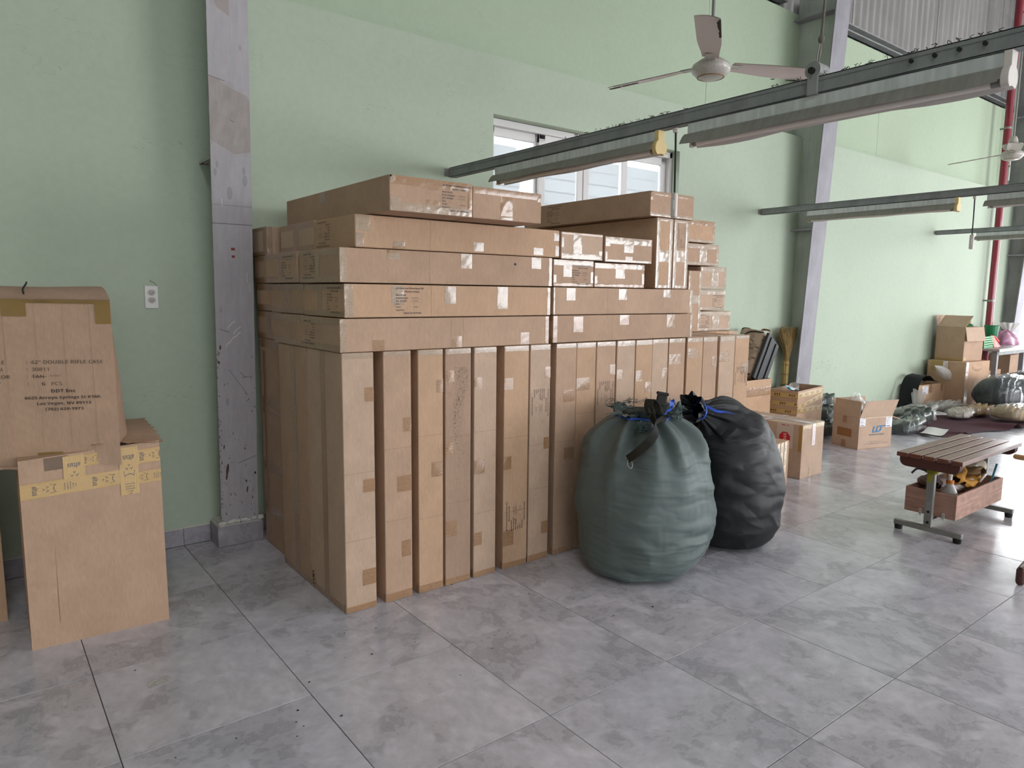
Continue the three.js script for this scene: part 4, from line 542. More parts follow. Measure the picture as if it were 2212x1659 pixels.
  // frayed threads round the mouth
  const r = rng(66), th = []; for (let i = 0; i < 170; i++) { const u = r(), a = u * Math.PI * 2, left = i < 60, b = left ? [1.70 + 0.05 * r(), 0.755 + 0.03 * r(), 1.80 + 0.05 * r()] : S(u, 1).map((q, k) => q + (k === 1 ? 0.03 : [Math.cos(a), 0, Math.sin(a)][k] * 0.03)), L = 0.014 + 0.028 * r(), e = () => (r() - 0.5) * L * 2; th.push(tubeGeo([b, [b[0] + e(), b[1] + L * 0.5 * r(), b[2] + e()], [b[0] + e(), b[1] + L * (r() - 0.2), b[2] + e()], [b[0] + e(), b[1] + L * r(), b[2] + e()]], 0.0011, 8, 3)); }
  const fr = mesh('frayed_thread', join(th), M.frayed, t); fr.userData.kind = 'stuff';
  mesh('tie', tubeGeo(Array.from({ length: 25 }, (_, i) => { const a = i / 24 * Math.PI * 2, p = S((i / 24) % 1, 0.985); return [p[0] + 0.008 * Math.cos(a), p[1], p[2] + 0.008 * Math.sin(a)]; }), 0.006, 90, 6), M.ribbonBlue, t);
  mesh('tie_end', ribbon([[1.86, 0.80, 1.83], [1.90, 0.842, 1.84], [1.945, 0.848, 1.83], [1.985, 0.865, 1.80]], 0.016, 0.0012, [0, 1, 0.3]), M.ribbonBlue, t);
  mesh('tie_end', ribbon([[1.955, 0.85, 1.82], [1.97, 0.885, 1.81], [1.995, 0.872, 1.80]], 0.026, 0.0012, [0.7, 0.5, 0]), M.ribbonBlue, t);
  // drawstring loop
  mesh('drawstring', tubeGeo([[1.99, 0.80, 1.80], [2.02, 0.845, 1.81], [2.04, 0.87, 1.80], [2.06, 0.845, 1.79], [2.055, 0.81, 1.80], [2.03, 0.78, 1.82]], 0.007, 40, 7), M.frayed, t);
  // webbing straps and a buckle sticking out of the mouth
  const s = thing('webbing_strap', 'camouflage webbing strap with a buckle hanging out of the green sack', 'strap');
  mesh('webbing', ribbon([[1.595, 0.638, 1.86], [1.615, 0.675, 1.90], [1.66, 0.715, 1.92], [1.72, 0.755, 1.915], [1.77, 0.79, 1.88], [1.80, 0.83, 1.82]], 0.042, 0.004, [0.25, 0.8, -0.5], 40), M.strap, s);
  mesh('webbing', ribbon([[1.80, 0.83, 1.82], [1.80, 0.875, 1.80], [1.825, 0.90, 1.79], [1.85, 0.875, 1.80], [1.845, 0.83, 1.82]], 0.045, 0.004, [0.3, 0, 0.9], 30), M.strap, s);
  mesh('buckle', join(bx(-0.026, 0.026, -0.03, 0.034, -0.008, 0.008, 0.006), bx(-0.032, 0.032, 0.026, 0.042, -0.011, 0.011, 0.006)).rotateZ(-0.18).rotateY(-0.6).translate(1.885, 0.895, 1.81), M.rubber, s);
  mesh('webbing', ribbon([[1.76, 0.80, 1.88], [1.82, 0.815, 1.87], [1.87, 0.805, 1.86]], 0.032, 0.004, [0, 1, 0.4], 16), M.strap, s);
  mesh('snap_hook', tubeGeo([[1.598, 0.64, 1.865], [1.585, 0.615, 1.87], [1.592, 0.598, 1.885], [1.604, 0.612, 1.885], [1.603, 0.636, 1.872]], 0.0028, 24, 6), M.galv, s);
}
{
  const rows = [[2.56, 0.006, 1.79, 0.03], [2.555, 0.008, 1.79, 0.14], [2.55, 0.04, 1.79, 0.215], [2.55, 0.12, 1.79, 0.262], [2.555, 0.24, 1.785, 0.285], [2.555, 0.38, 1.78, 0.287], [2.545, 0.5, 1.775, 0.278, -0.04], [2.53, 0.60, 1.77, 0.258, 0.08], [2.50, 0.68, 1.765, 0.225, 0.26], [2.45, 0.735, 1.76, 0.172, 0.52], [2.385, 0.765, 1.75, 0.112, 0.85], [2.325, 0.782, 1.745, 0.062, 1.15], [2.285, 0.79, 1.74, 0.042, 1.3], [2.25, 0.80, 1.74, 0.062, 1.35], [2.20, 0.815, 1.735, 0.085, 1.3]];
  const S = sackSurface(rows, (a, t, r) => {
    const cx = Math.cos(a), sz = Math.sin(a), pleat = smooth(0.5, 0.85, t), w = 0.5 * n3(cx * 2, t * 3, sz * 2, 27);
    let d = 0.024 * (n3(cx * 1.6 + 9, t * 4, sz * 1.6, 33) - 0.5) * 2 * smooth(0, 0.2, t) * (1 - pleat);
    const ridge = (k, s) => { const v = Math.abs(n3(cx * 2, t * k + 0.8 * n3(cx * 3, t * 3, sz * 3, s + 3), sz * 2, s) - 0.5); return Math.exp(-v * 22); };
    const cr = (k, q, s) => { const w2 = n3(cx * 2.4, t * 5, sz * 2.4, s + 31), v = (n3(cx * q + w2, t * k + 1.2 * w2, sz * q, s) * 2.2 % 1 + 1) % 1; return (v < 0.5 ? v * 2 : (1 - v) * 2); };
    d += (0.018 * (cr(13, 1.1, 41) - 0.5) + 0.008 * (cr(26, 1.8, 47) - 0.5) + 0.002 * (cr(50, 4, 57) - 0.5)) * smooth(0.06, 0.2, t) * (1 - 0.7 * pleat);
    d += pleat * r * (0.12 * Math.sin(a * 8 + 6 * w) + 0.06 * Math.sin(a * 15 + 8 * w));
    return d;
  });
  const t = thing('fabric_sack', 'black cloth sack, stuffed full, tied with blue ribbon behind the green sack', 'sack');
  mesh('sack_body', surf(240, 260, (u, v) => { const p = S(u, v); p[1] = Math.max(0.003, p[1]); return p; }, true, [1.8, 1.4]), M.sackBlack, t);
  mesh('tie', tubeGeo(Array.from({ length: 20 }, (_, i) => { const a = i / 19 * Math.PI * 2; return [2.285 + 0.048 * Math.cos(a) * Math.cos(1.3), 0.79 + 0.048 * Math.cos(a) * Math.sin(1.3), 1.74 + 0.048 * Math.sin(a)]; }), 0.006, 60, 6), M.ribbonBlue, t);
  mesh('tie_end', ribbon([[2.29, 0.825, 1.79], [2.33, 0.80, 1.82], [2.38, 0.79, 1.84], [2.43, 0.775, 1.87]], 0.014, 0.0012, [0, 1, 0.2]), M.ribbonBlue, t);
  mesh('tie_end', ribbon([[2.285, 0.84, 1.77], [2.26, 0.855, 1.76], [2.235, 0.845, 1.765]], 0.022, 0.0012, [0.2, 1, 0.2]), M.ribbonBlue, t);
}
// ---------------------------------------------------------------- cartons and garments further along the wall
// F: nearest lower corner; dir: where the front panel runs from F; local x runs along the front, -z away from it
function placeCarton(F, dir, w, d) { const L = Math.hypot(...dir), ux = dir[0] / L, uz = dir[1] / L; return { at: [F[0] + ux * w / 2 + uz * d / 2, F[2] ?? 0, F[1] + uz * w / 2 - ux * d / 2], turn: Math.atan2(-uz, ux) }; }
const stripUV = (g, u0, u1, rot) => { const uv = g.attributes.uv; let a0 = 1e9, a1 = -1e9, b0 = 1e9, b1 = -1e9; for (let i = 0; i < uv.count; i++) { a0 = Math.min(a0, uv.getX(i)); a1 = Math.max(a1, uv.getX(i)); b0 = Math.min(b0, uv.getY(i)); b1 = Math.max(b1, uv.getY(i)); } for (let i = 0; i < uv.count; i++) { const a = (uv.getX(i) - a0) / (a1 - a0), b = (uv.getY(i) - b0) / (b1 - b0); rot ? uv.setXY(i, lerp(u0, u1, b), a) : uv.setXY(i, lerp(u0, u1, a), b); } return g; };
function openCarton(label, F, dir, w, d, h, opt = {}) {
  const { at, turn } = placeCarton(F, dir, w, d), t = thing('open_carton', label, 'box', at, turn), m = opt.mat ?? M.card[1], k = 0.006, X = w / 2, Z = d / 2;
  mesh('carton_body', join(bx(-X, X, 0, k, -Z, Z), bx(-X, X, 0, h, Z - k, Z, 0.002), bx(-X, X, 0, h, -Z, -Z + k, 0.002), bx(-X, -X + k, 0, h, -Z + k, Z - k, 0.002), bx(X - k, X, 0, h, -Z + k, Z - k, 0.002)), m, t);
  for (const [side, len, ang, skew] of opt.flaps ?? []) { // ang 0 = straight up, positive = outward
    const run = side === 'z' || side === 'Z' ? w : d, g = bx(-run / 2 + 0.003, run / 2 - 0.003, 0, len, -k / 2, k / 2, 0.002), p = g.attributes.position;
    for (let i = 0; i < p.count; i++) p.setX(i, p.getX(i) + (skew ?? 0) * p.getY(i));
    g.rotateX(ang); if (side === 'z') g.translate(0, h, Z - k / 2); if (side === 'Z') { g.rotateY(Math.PI); g.translate(0, h, -Z + k / 2); } if (side === 'x') { g.rotateY(-Math.PI / 2); g.translate(-X + k / 2, h, 0); } if (side === 'X') { g.rotateY(Math.PI / 2); g.translate(X - k / 2, h, 0); }
    mesh('flap', g, opt.flapMat ?? m, t);
  }
  const L = [-X, X, 0, h, -Z, Z]; if (opt.extra) opt.extra(t, L); return t;
}
function closedCarton(label, F, dir, w, d, h, opt = {}) { const { at, turn } = placeCarton(F, dir, w, d), t = carton('moving_carton', label, [-w / 2, w / 2, 0, h, -d / 2, d / 2], opt); t.position.set(...at); t.rotation.y = turn; return t; }
const wtTex = canvasTex(512, 512, (g) => {
  g.strokeStyle = '#3f7fb0'; g.lineWidth = 26; g.lineJoin = 'round'; g.save(); g.transform(1, 0, -0.2, 1, 60, 0); g.beginPath(); g.moveTo(150, 60); g.lineTo(150, 170); g.quadraticCurveTo(152, 190, 190, 186); g.lineTo(222, 150); g.lineTo(222, 60); g.moveTo(222, 150); g.quadraticCurveTo(230, 195, 268, 180); g.lineTo(300, 150); g.lineTo(300, 72); g.moveTo(240, 62); g.lineTo(390, 62); g.stroke(); g.restore();
  g.fillStyle = '#7d7f85'; g.textAlign = 'center'; g.font = 'bold 46px sans-serif'; g.fillText('WOOLEN VINA', 256, 262, 330); g.font = '28px sans-serif'; g.fillText('www.woolenvina.com', 250, 410, 340); g.font = '30px sans-serif'; g.fillText('Tel: 84-274-3800101  Fax: 84-274-3800103', 256, 456, 500);
});
M.printWT = decalMat(wtTex);
const sticker = (seed) => std({ map: canvasTex(128, 160, (g, w, h) => { const r = rng(seed); g.fillStyle = '#e8e6ec'; g.fillRect(0, 0, w, h); g.fillStyle = '#55586a'; g.fillRect(30, 16, 68, 5); for (let i = 0; i < 6; i++) g.fillRect(16, 40 + i * 13, 20 + r() * 60, 3); g.fillStyle = '#33353f'; g.fillRect(20, 138, 70, 11); }), roughness: 0.6 });
M.sticker = sticker(1); M.sticker2 = sticker(5);
const stopTex = canvasTex(256, 320, (g) => { g.fillStyle = '#cbbcb2'; g.fillRect(0, 0, 256, 320); g.save(); g.translate(128, 200); g.fillStyle = '#c4202f'; g.beginPath(); for (let i = 0; i < 8; i++) g.lineTo(92 * Math.cos((i + 0.5) * Math.PI / 4), 92 * Math.sin((i + 0.5) * Math.PI / 4)); g.fill(); g.rotate(Math.PI / 2); g.fillStyle = '#f0dcdc'; g.font = 'bold 58px sans-serif'; g.textAlign = 'center'; g.textBaseline = 'middle'; g.fillText('STOP', 0, 0, 150); g.restore(); g.fillStyle = '#c4202f'; g.fillRect(70, 20, 60, 10); g.fillRect(150, 20, 30, 10); });
M.stopTape = phy({ map: stopTex, roughness: 0.35, clearcoat: 0.6 });
const arrowTex = canvasTex(256, 256, (g) => { g.strokeStyle = '#33291f'; g.lineWidth = 9; g.lineCap = 'round'; const P = (...p) => { g.beginPath(); p.forEach(([a, b], i) => (i ? g.lineTo(a, b) : g.moveTo(a, b))); g.stroke(); }; P([100, 40], [128, 78], [156, 40]); P([70, 170], [90, 240], [110, 180]); P([146, 180], [168, 240], [190, 170]); P([70, 130], [72, 170]); P([190, 130], [190, 170]); });
M.printArrow = decalMat(arrowTex);

// kraft carton with the red octagon tape, and the smaller yellow-taped one before it
closedCarton('tall brown carton with red-white tape and a red octagon behind the black sack', [4.207, 1.268], [0.342, -0.012], 0.343, 0.72, 0.432, { mat: M.card[0], tape: [['z', [0.003, 0.395, 0.34, 0.429], M.tapeYellow], ['x', [0.69, 0.22, 0.717, 0.428], M.tapeYellow], ['y', [0.003, 0.003, 0.34, 0.03], M.tapeYellow], ['y', [0.145, 0.003, 0.2, 0.71], M.tapeWhite]],
  extra: (t, L) => { mesh('printed_tape', stripUV(patchGeo(L, 'z', [0.15, 0.255, 0.2, 0.43], 0.002, 0.001), 0, 1, true), M.tapeFragile, t); mesh('printed_tape', stripUV(patchGeo(L, 'y', [0.12, 0.0, 0.17, 0.7], 0.002, 0.001), 0, 2, true), M.tapeFragile, t); mesh('printed_tape', stripUV(patchGeo(L, 'y', [0.003, 0.3, 0.34, 0.35], 0.003, 0.001), 0, 1), M.tapeFragile, t);
    mesh('octagon_tape', decalGeo(L, 'x', 0.505, 0.235, 0.645, 0.43, 0, 0.0018), M.stopTape, t); mesh('printed_tape', stripUV(patchGeo(L, 'z', [0.135, 0.004, 0.165, 0.085], 0.0015), 0, 0.4, true), M.tapePit, t); } });
closedCarton('low carton wrapped in yellow lettered tape in front of the red-taped one', [3.556, 1.36], [0.408, -0.055], 0.412, 0.29, 0.352, { mat: M.card[2], extra: (t, L) => {
  for (const [a, b] of [[0.205, 0.25], [0.262, 0.31], [0.325, 0.37]]) mesh('printed_tape', stripUV(patchGeo(L, 'z', [a, 0.06, b, 0.35], 0.002, 0.001), 0.1, 1.5, true), M.tapePit, t);
  mesh('printed_tape', stripUV(patchGeo(L, 'y', [0.01, 0.2, 0.40, 0.25], 0.002, 0.001), 0, 2), M.tapePit, t); mesh('printed_tape', stripUV(patchGeo(L, 'X', [0.02, 0.28, 0.27, 0.35], 0.002, 0.003), 0, 1), M.tapePit, t);
  const e = surf(12, 8, (u, v) => [0.206 + 0.012 * v + 0.004 * Math.sin(u * 9), 0.352 - v * 0.09 - 0.01 * Math.sin(u * 5), 0.13 - u * 0.12 + 0.006 * Math.sin(v * 8 + u * 12)], false, [1, 1]); mesh('loose_tape', e, M.tapePit, t); } });
// open carton banded with yellow lettered tape, full of rubbish
openCarton('open brown carton banded with rows of yellow lettered tape, below the broom', [5.33, 0.561], [0.65, -0.103], 0.655, 0.27, 0.53, { extra: (t, L) => {
  for (const [f, w] of [['z', 0.655], ['x', 0.27]]) [[0.455, 0.515, 0.0], [0.375, 0.43, 0.06], [0.30, 0.355, -0.03]].forEach(([a, b, sk], i) => { const g = patchGeo(L, f, [0.002, a, w - 0.002, b], 0.002 + i * 0.0006, 0.001), p = g.attributes.position; if (f === 'z') for (let q = 0; q < p.count; q++) p.setY(q, p.getY(q) + sk * (p.getX(q) / 0.655)); mesh('printed_tape', stripUV(g, i * 0.3, i * 0.3 + w / 0.29, false), M.tapePit, t); });
  mesh('printed_mark', decalGeo(L, 'z', 0.22, 0.12, 0.36, 0.27, 0, 0.002), M.printArrow, t); } });
{
  const b = thing('plastic_cup', 'crumpled clear plastic cup with a straw in the yellow-banded carton', 'cup', [5.62, 0.47, 0.36], 0.3);
  mesh('cup_wall', lathe([[0.028, -0.05], [0.032, 0.0], [0.045, 0.1], [0.047, 0.1], [0.034, 0.0], [0.0, -0.048]], 0, 0, 0, 24).rotateZ(0.5), M.plasticMilky, b); mesh('straw', cyl(0.004, 0.004, 0.2, 0, 0.06, 0, 8).rotateZ(-0.75).translate(0.02, 0.03, 0), M.white, b);
  const g = mesh('crumpled_wrapper', surf(30, 20, (u, v) => { const x = u * 0.22, y = v * 0.12; return [5.36 + x, 0.50 + 0.05 * (1 - u) + 0.05 * (n3(x * 30, y * 30, 1, 3) - 0.5) + 0.03 * v, 0.44 - y * 0.8]; }), std({ roughness: 0.4, map: canvasTex(128, 64, (g) => { g.fillStyle = '#e6eaee'; g.fillRect(0, 0, 128, 64); g.fillStyle = '#1fa3bd'; g.fillRect(0, 0, 40, 64); g.fillRect(60, 20, 30, 12); g.fillStyle = '#2d4f8c'; g.fillRect(96, 8, 24, 10); }) })); tag(g, 'white and turquoise crumpled wrapper in the yellow-banded carton', 'wrapper');
  const h = mesh('rubbish', surf(30, 20, (u, v) => [5.36 + u * 0.58, 0.40 + 0.05 * n3(u * 9, v * 5, 2, 4), 0.50 - v * 0.22 - u * 0.09]), std({ color: hexc('#6f6a66'), roughness: 0.9 })); h.userData = { kind: 'stuff', label: 'rubbish filling the yellow-banded carton', category: 'rubbish' };
}
// carton with the camouflage pack stuffed into its top
openCarton('plain open carton holding the camouflage pack, right end of the stack', [4.52, 0.40], [0.61, 0.0], 0.61, 0.38, 0.655, { mat: M.card[2], extra: (t, L) => mesh('tape_strip', patchGeo(L, 'z', [0.003, 0.50, 0.607, 0.585], 0.0015, 0.004), M.tape, t) });
M.camo = std({ roughness: 0.85, map: dtex(256, 256, (u, v) => { const a = fbm(u * 4, v * 6, 4, 3, 320), b = fbm(u * 7, v * 5, 7, 3, 330); const c = a > 0.62 ? [112, 94, 78] : b > 0.58 ? [146, 126, 108] : [168, 146, 126]; return c; }) });
{
  const p = thing('travel_pack', 'camouflage travel pack with a black ribbed base leaning in a carton', 'bag', [4.98, 0.60, 0.22], 0);
  // local: base plate on the near right side, body behind it to the upper left
  const G = (u, v, k) => { const c0 = [-0.14, 0.02], c1 = [0.10, 0.46]; return [0, 0, 0]; };
  const body = new RoundedBoxGeometry(0.26, 0.50, 0.30, 5, 0.06), q = body.attributes.position; for (let i = 0; i < q.count; i++) { const x = q.getX(i), y = q.getY(i), z = q.getZ(i), k = 0.02 * (n3(x * 9, y * 7, z * 9, 6) - 0.5); q.setXYZ(i, x + k - 0.03 * smooth(0.1, 0.25, y), y + k, z + k); } body.computeVertexNormals(); metreUV(body, 3);
  const R = new THREE.Group(); R.name = numbered('pack_body'); p.add(R); R.rotation.set(0.0, -1.4, -0.50, 'ZYX'); R.position.set(0.08, 0.24, 0.0);
  mesh('fabric', body, M.camo, R); mesh('base_plate', bx(0.125, 0.155, -0.25, 0.22, -0.15, 0.15, 0.012), M.black, R);
  for (const z of [-0.07, 0.07]) mesh('base_rib', bx(0.155, 0.166, -0.23, 0.2, z - 0.02, z + 0.02, 0.004), M.black, R);
  for (const z of [-0.09, 0.08]) mesh('rivet', bx(0.152, 0.16, 0.15, 0.185, z - 0.006, z + 0.006, 0.003), M.alum, R);
  mesh('piping', tubeGeo([[0.11, -0.22, 0.152], [0.0, -0.23, 0.156], [-0.10, -0.12, 0.157], [-0.11, 0.1, 0.155], [-0.03, 0.2, 0.153], [0.1, 0.21, 0.152]], 0.006, 40, 6), M.strap, R);
  mesh('handle', ribbon([[0.02, 0.24, 0.05], [0.03, 0.285, 0.04], [0.10, 0.285, 0.03], [0.115, 0.24, 0.03]], 0.035, 0.006, [0, 0, 1], 24), M.camo, R); mesh('handle', ribbon([[-0.16, 0.2, 0.03], [-0.17, 0.27, 0.03], [-0.09, 0.275, 0.03], [-0.06, 0.24, 0.03]], 0.04, 0.006, [0, 0, 1], 24), M.strap, R);
}
{ // grass broom standing bristles up against the column
  const t = thing('grass_broom', 'grass broom standing head up against the grey column', 'broom', [5.86, 0, 0.09]); t.rotation.z = -0.02;
  const r = rng(21), br = []; for (let i = 0; i < 240; i++) { const a = r() * 6.28, k = Math.sqrt(r()), sp = (r() - 0.5) * 2, x0 = 0.03 * k * Math.cos(a), z0 = 0.022 * k * Math.sin(a), H = 0.30 + 0.08 * r(), xe = sp * 0.155, ze = z0 * 1.6; br.push(tubeGeo([[x0, 0.74, z0], [x0 + xe * 0.35, 0.74 + H * 0.45, z0 + 0.01], [x0 + xe * 0.85, 0.74 + H * 0.8, ze], [x0 + xe * (1 + 0.1 * r()), 0.74 + H, ze]], 0.0024, 6, 4)); }
  M.straw = std({ color: hexc('#8f7548'), roughness: 0.8 }); const b = mesh('bristles', join(br), M.straw, t); b.userData.kind = 'stuff';
  const hs = []; for (let i = 0; i < 26; i++) { const a = i / 26 * 6.28, k = 0.7 + 0.3 * hash(i, 1, 2); hs.push(tubeGeo([[0.024 * k * Math.cos(a), 0.02, 0.02 * k * Math.sin(a)], [0.03 * k * Math.cos(a + 0.3), 0.4, 0.024 * k * Math.sin(a + 0.3)], [0.038 * k * Math.cos(a + 0.5), 0.76, 0.026 * k * Math.sin(a + 0.5)]], 0.006, 10, 5)); }
  mesh('handle', join(hs), std({ color: hexc('#a0874f'), roughness: 0.75 }), t); for (const y of [0.2, 0.42, 0.62, 0.72]) mesh('binding', cyl(0.036, 0.036, 0.012, 0, y, 0, 18), std({ color: hexc('#7a6237'), roughness: 0.8 }), t);
}
// plastic film over things: a closed wrinkled skin
function film(rows, seed, nu = 70, nv = 46, amp = 0.02) { return surf(nu, nv, (u, v) => { const a = u * Math.PI * 2, s = v * (rows.length - 1), i = Math.min(rows.length - 2, Math.floor(s)), f = s - i, m = (k) => lerp(rows[i][k], rows[i + 1][k], f); const k = 1 + amp * 9 * (n3(Math.cos(a) * 3, v * 7, Math.sin(a) * 3, seed) - 0.5) + amp * 3 * Math.sin(a * 9 + 9 * n3(Math.cos(a), v * 3, Math.sin(a), seed)) * (0.4 + v), y = m(1) + m(4) * Math.sin(a) * k; return [m(0) + m(3) * Math.cos(a) * k, Math.max(0.004, y), m(2) + (m(5) ?? 0)]; }, true, [0.8, 0.6]); }
// folded garment in a clear bag lying on the floor: length along local x, gathered tail at the far end
function garmentPack(label, [x, y, z], turn, [L, H, W], color, seed, opt = {}) {
  const t = thing('bagged_garment', label, 'bagged garment', [x, y, z], turn, opt.group);
  const blob = (k, s, amp) => surf(64, 40, (u, v) => { const a = u * Math.PI * 2, b = (v - 0.5) * Math.PI, e = (c, p) => Math.sign(c) * Math.pow(Math.abs(c), p), cb = e(Math.cos(b), 0.45), px = L / 2 * k * e(Math.sin(b), 0.7), pz = W / 2 * k * cb * e(Math.cos(a), 0.75), py = H / 2 * k * cb * e(Math.sin(a), 0.8); const w = amp * (n3(px * 12, py * 9, pz * 12, s) - 0.5) * 2 + amp * 0.7 * Math.abs(Math.sin(pz * 40 + px * 18 + 6 * n3(px * 5, 0, pz * 5, s))); return [px + w, Math.max(0.006 * k, H * 0.5 + py + w * (py > 0 ? 1 : 0)), pz + w]; }, true, [0.9, 0.6]);
  mesh('garment', blob(0.9, seed, 0.03), std({ color: hexc(color), roughness: 0.85 }), t);
  if (!opt.bare) mesh('plastic_bag', blob(1.02, seed + 3, 0.026), M.plastic, t);
  if (opt.tail) mesh('bag_tail', surf(40, 12, (u, v) => { const a = u * Math.PI * 2, r = lerp(0.03, opt.tail * 0.5, v) * (1 + 0.5 * Math.sin(a * 5 + seed)); return [L / 2 * 0.9 + v * opt.tail * (opt.up ? 0.4 : 1), Math.max(0.006, H * 0.5 + r * 0.6 * Math.sin(a) + v * (opt.up ?? 0)), r * Math.cos(a)]; }, true, [0.5, 0.3]), M.plasticMilky, t);
  return t;
}
// the open carton with blue lettering, upside-down print as in the photograph
openCarton('open carton with blue two-letter logo and two white stickers, flaps up', [5.673, 0.996], [0.411, 0.114], 0.428, 0.309, 0.302, { mat: M.card[0], flaps: [['x', 0.155, -0.12], ['z', 0.16, 0.10, 0.32], ['Z', 0.15, 0.15], ['X', 0.12, 1.9]], extra: (t, L) => {
  mesh('printed_logo', decalGeo(L, 'z', 0.07, 0.02, 0.39, 0.24, 0, 0.0015), M.printWT, t);
  mesh('sticker', decalGeo(L, 'z', 0.004, 0.225, 0.078, 0.30, 0, 0.0016), M.sticker, t); mesh('sticker', decalGeo(L, 'z', 0.34, 0.20, 0.422, 0.298, 0, 0.0016), M.sticker2, t);
  mesh('tape_strip', patchGeo(L, 'x', [0.12, 0.235, 0.165, 0.30], 0.0014), M.tape, t); mesh('tape_strip', patchGeo(L, 'x', [0.115, 0.002, 0.165, 0.07], 0.0014), M.tape, t); mesh('tape_strip', patchGeo(L, 'x', [0.06, 0.105, 0.23, 0.185], 0.0012), std({ color: hexc('#96683f'), roughness: 0.6 }), t);
  mesh('tape_strip', patchGeo(L, 'z', [0.05, 0.295, 0.42, 0.302], 0.0016), M.tapeYellow, t); } });
{ // clear bags bulging out of it
  const t = thing('clear_plastic_bag', 'clear plastic bags bulging from the blue-lettered carton', 'plastic bag', [5.93, 0.2, 0.86], -0.27);
  for (const [x, z, s, h] of [[-0.06, 0.0, 7, 0.31], [0.09, 0.03, 9, 0.24], [0.03, -0.05, 13, 0.27]]) mesh('film', surf(60, 40, (u, v) => { const a = u * Math.PI * 2, r = (0.13 * Math.sin(Math.min(1, v * 1.25) * Math.PI * 0.5) * (1 - 0.75 * smooth(0.45, 1, v))) * (1 + 0.5 * (n3(Math.cos(a) * 3, v * 6, Math.sin(a) * 3, s) - 0.5) + 0.2 * Math.sin(a * 7 + s)); return [x + r * Math.cos(a) * 1.1, v * h, z + r * Math.sin(a) * 0.8]; }, true, [0.6, 0.5]), s === 13 ? M.plasticMilky : M.plastic, t);
  mesh('garment', surf(40, 24, (u, v) => { const a = u * 6.283, b = v * Math.PI / 2; return [0.17 * Math.cos(a) * Math.cos(b), 0.06 + 0.06 * Math.sin(b) + 0.02 * n3(a * 2, v * 4, 1, 3), 0.12 * Math.sin(a) * Math.cos(b)]; }, true), std({ color: hexc('#4a4c50'), roughness: 0.9 }), t);
}
// two-high stack of cartons by the work table
closedCarton('large dented carton with hanging red and white tape, under the open-flapped carton', [9.377, 0.536], [0.73, 0.06], 0.66, 0.48, 0.60, { mat: M.card[2], extra: (t, L) => { mesh('printed_tape', stripUV(patchGeo(L, 'z', [0.004, 0.38, 0.07, 0.60], 0.004, 0.006), 0, 1, true), M.tapeFragile, t); mesh('yellow_tape', patchGeo(L, 'x', [0.05, 0.46, 0.2, 0.598], 0.0014), M.tapeYellow, t); mesh('printed_tape', stripUV(patchGeo(L, 'x', [0.2, 0.37, 0.26, 0.598], 0.003, 0.004), 0, 1, true), M.tapeFragile, t); mesh('tape_strip', patchGeo(L, 'z', [0.02, 0.03, 0.10, 0.23], 0.0012), M.tape, t); mesh('dent', surf(20, 10, (u, v) => [L[0] + 0.18 + u * 0.3, 0.5 + 0.07 * v - 0.03 * Math.sin(u * 3.14), L[5] + 0.002 + 0.012 * Math.sin(u * 3.14) * Math.sin(v * 3.14)], false, [0.3, 0.1]), M.card[2], t); } });
openCarton('open carton with folded-out flaps on top of the dented carton by the table', [9.50, 0.45, 0.602], [0.37, 0.08], 0.40, 0.39, 0.45, { mat: M.card[1], flapMat: M.card[0], flaps: [['x', 0.20, -0.75, 0.05], ['Z', 0.15, 0.2], ['z', 0.19, 2.95]], extra: (t, L) => { mesh('tape_strip', patchGeo(L, 'x', [0.004, 0.004, 0.386, 0.03], 0.0014, 0.002), M.tapeYellow, t); mesh('tape_strip', patchGeo(L, 'z', [0.003, 0.01, 0.05, 0.05], 0.002, 0.002), M.tapeYellow, t); } });
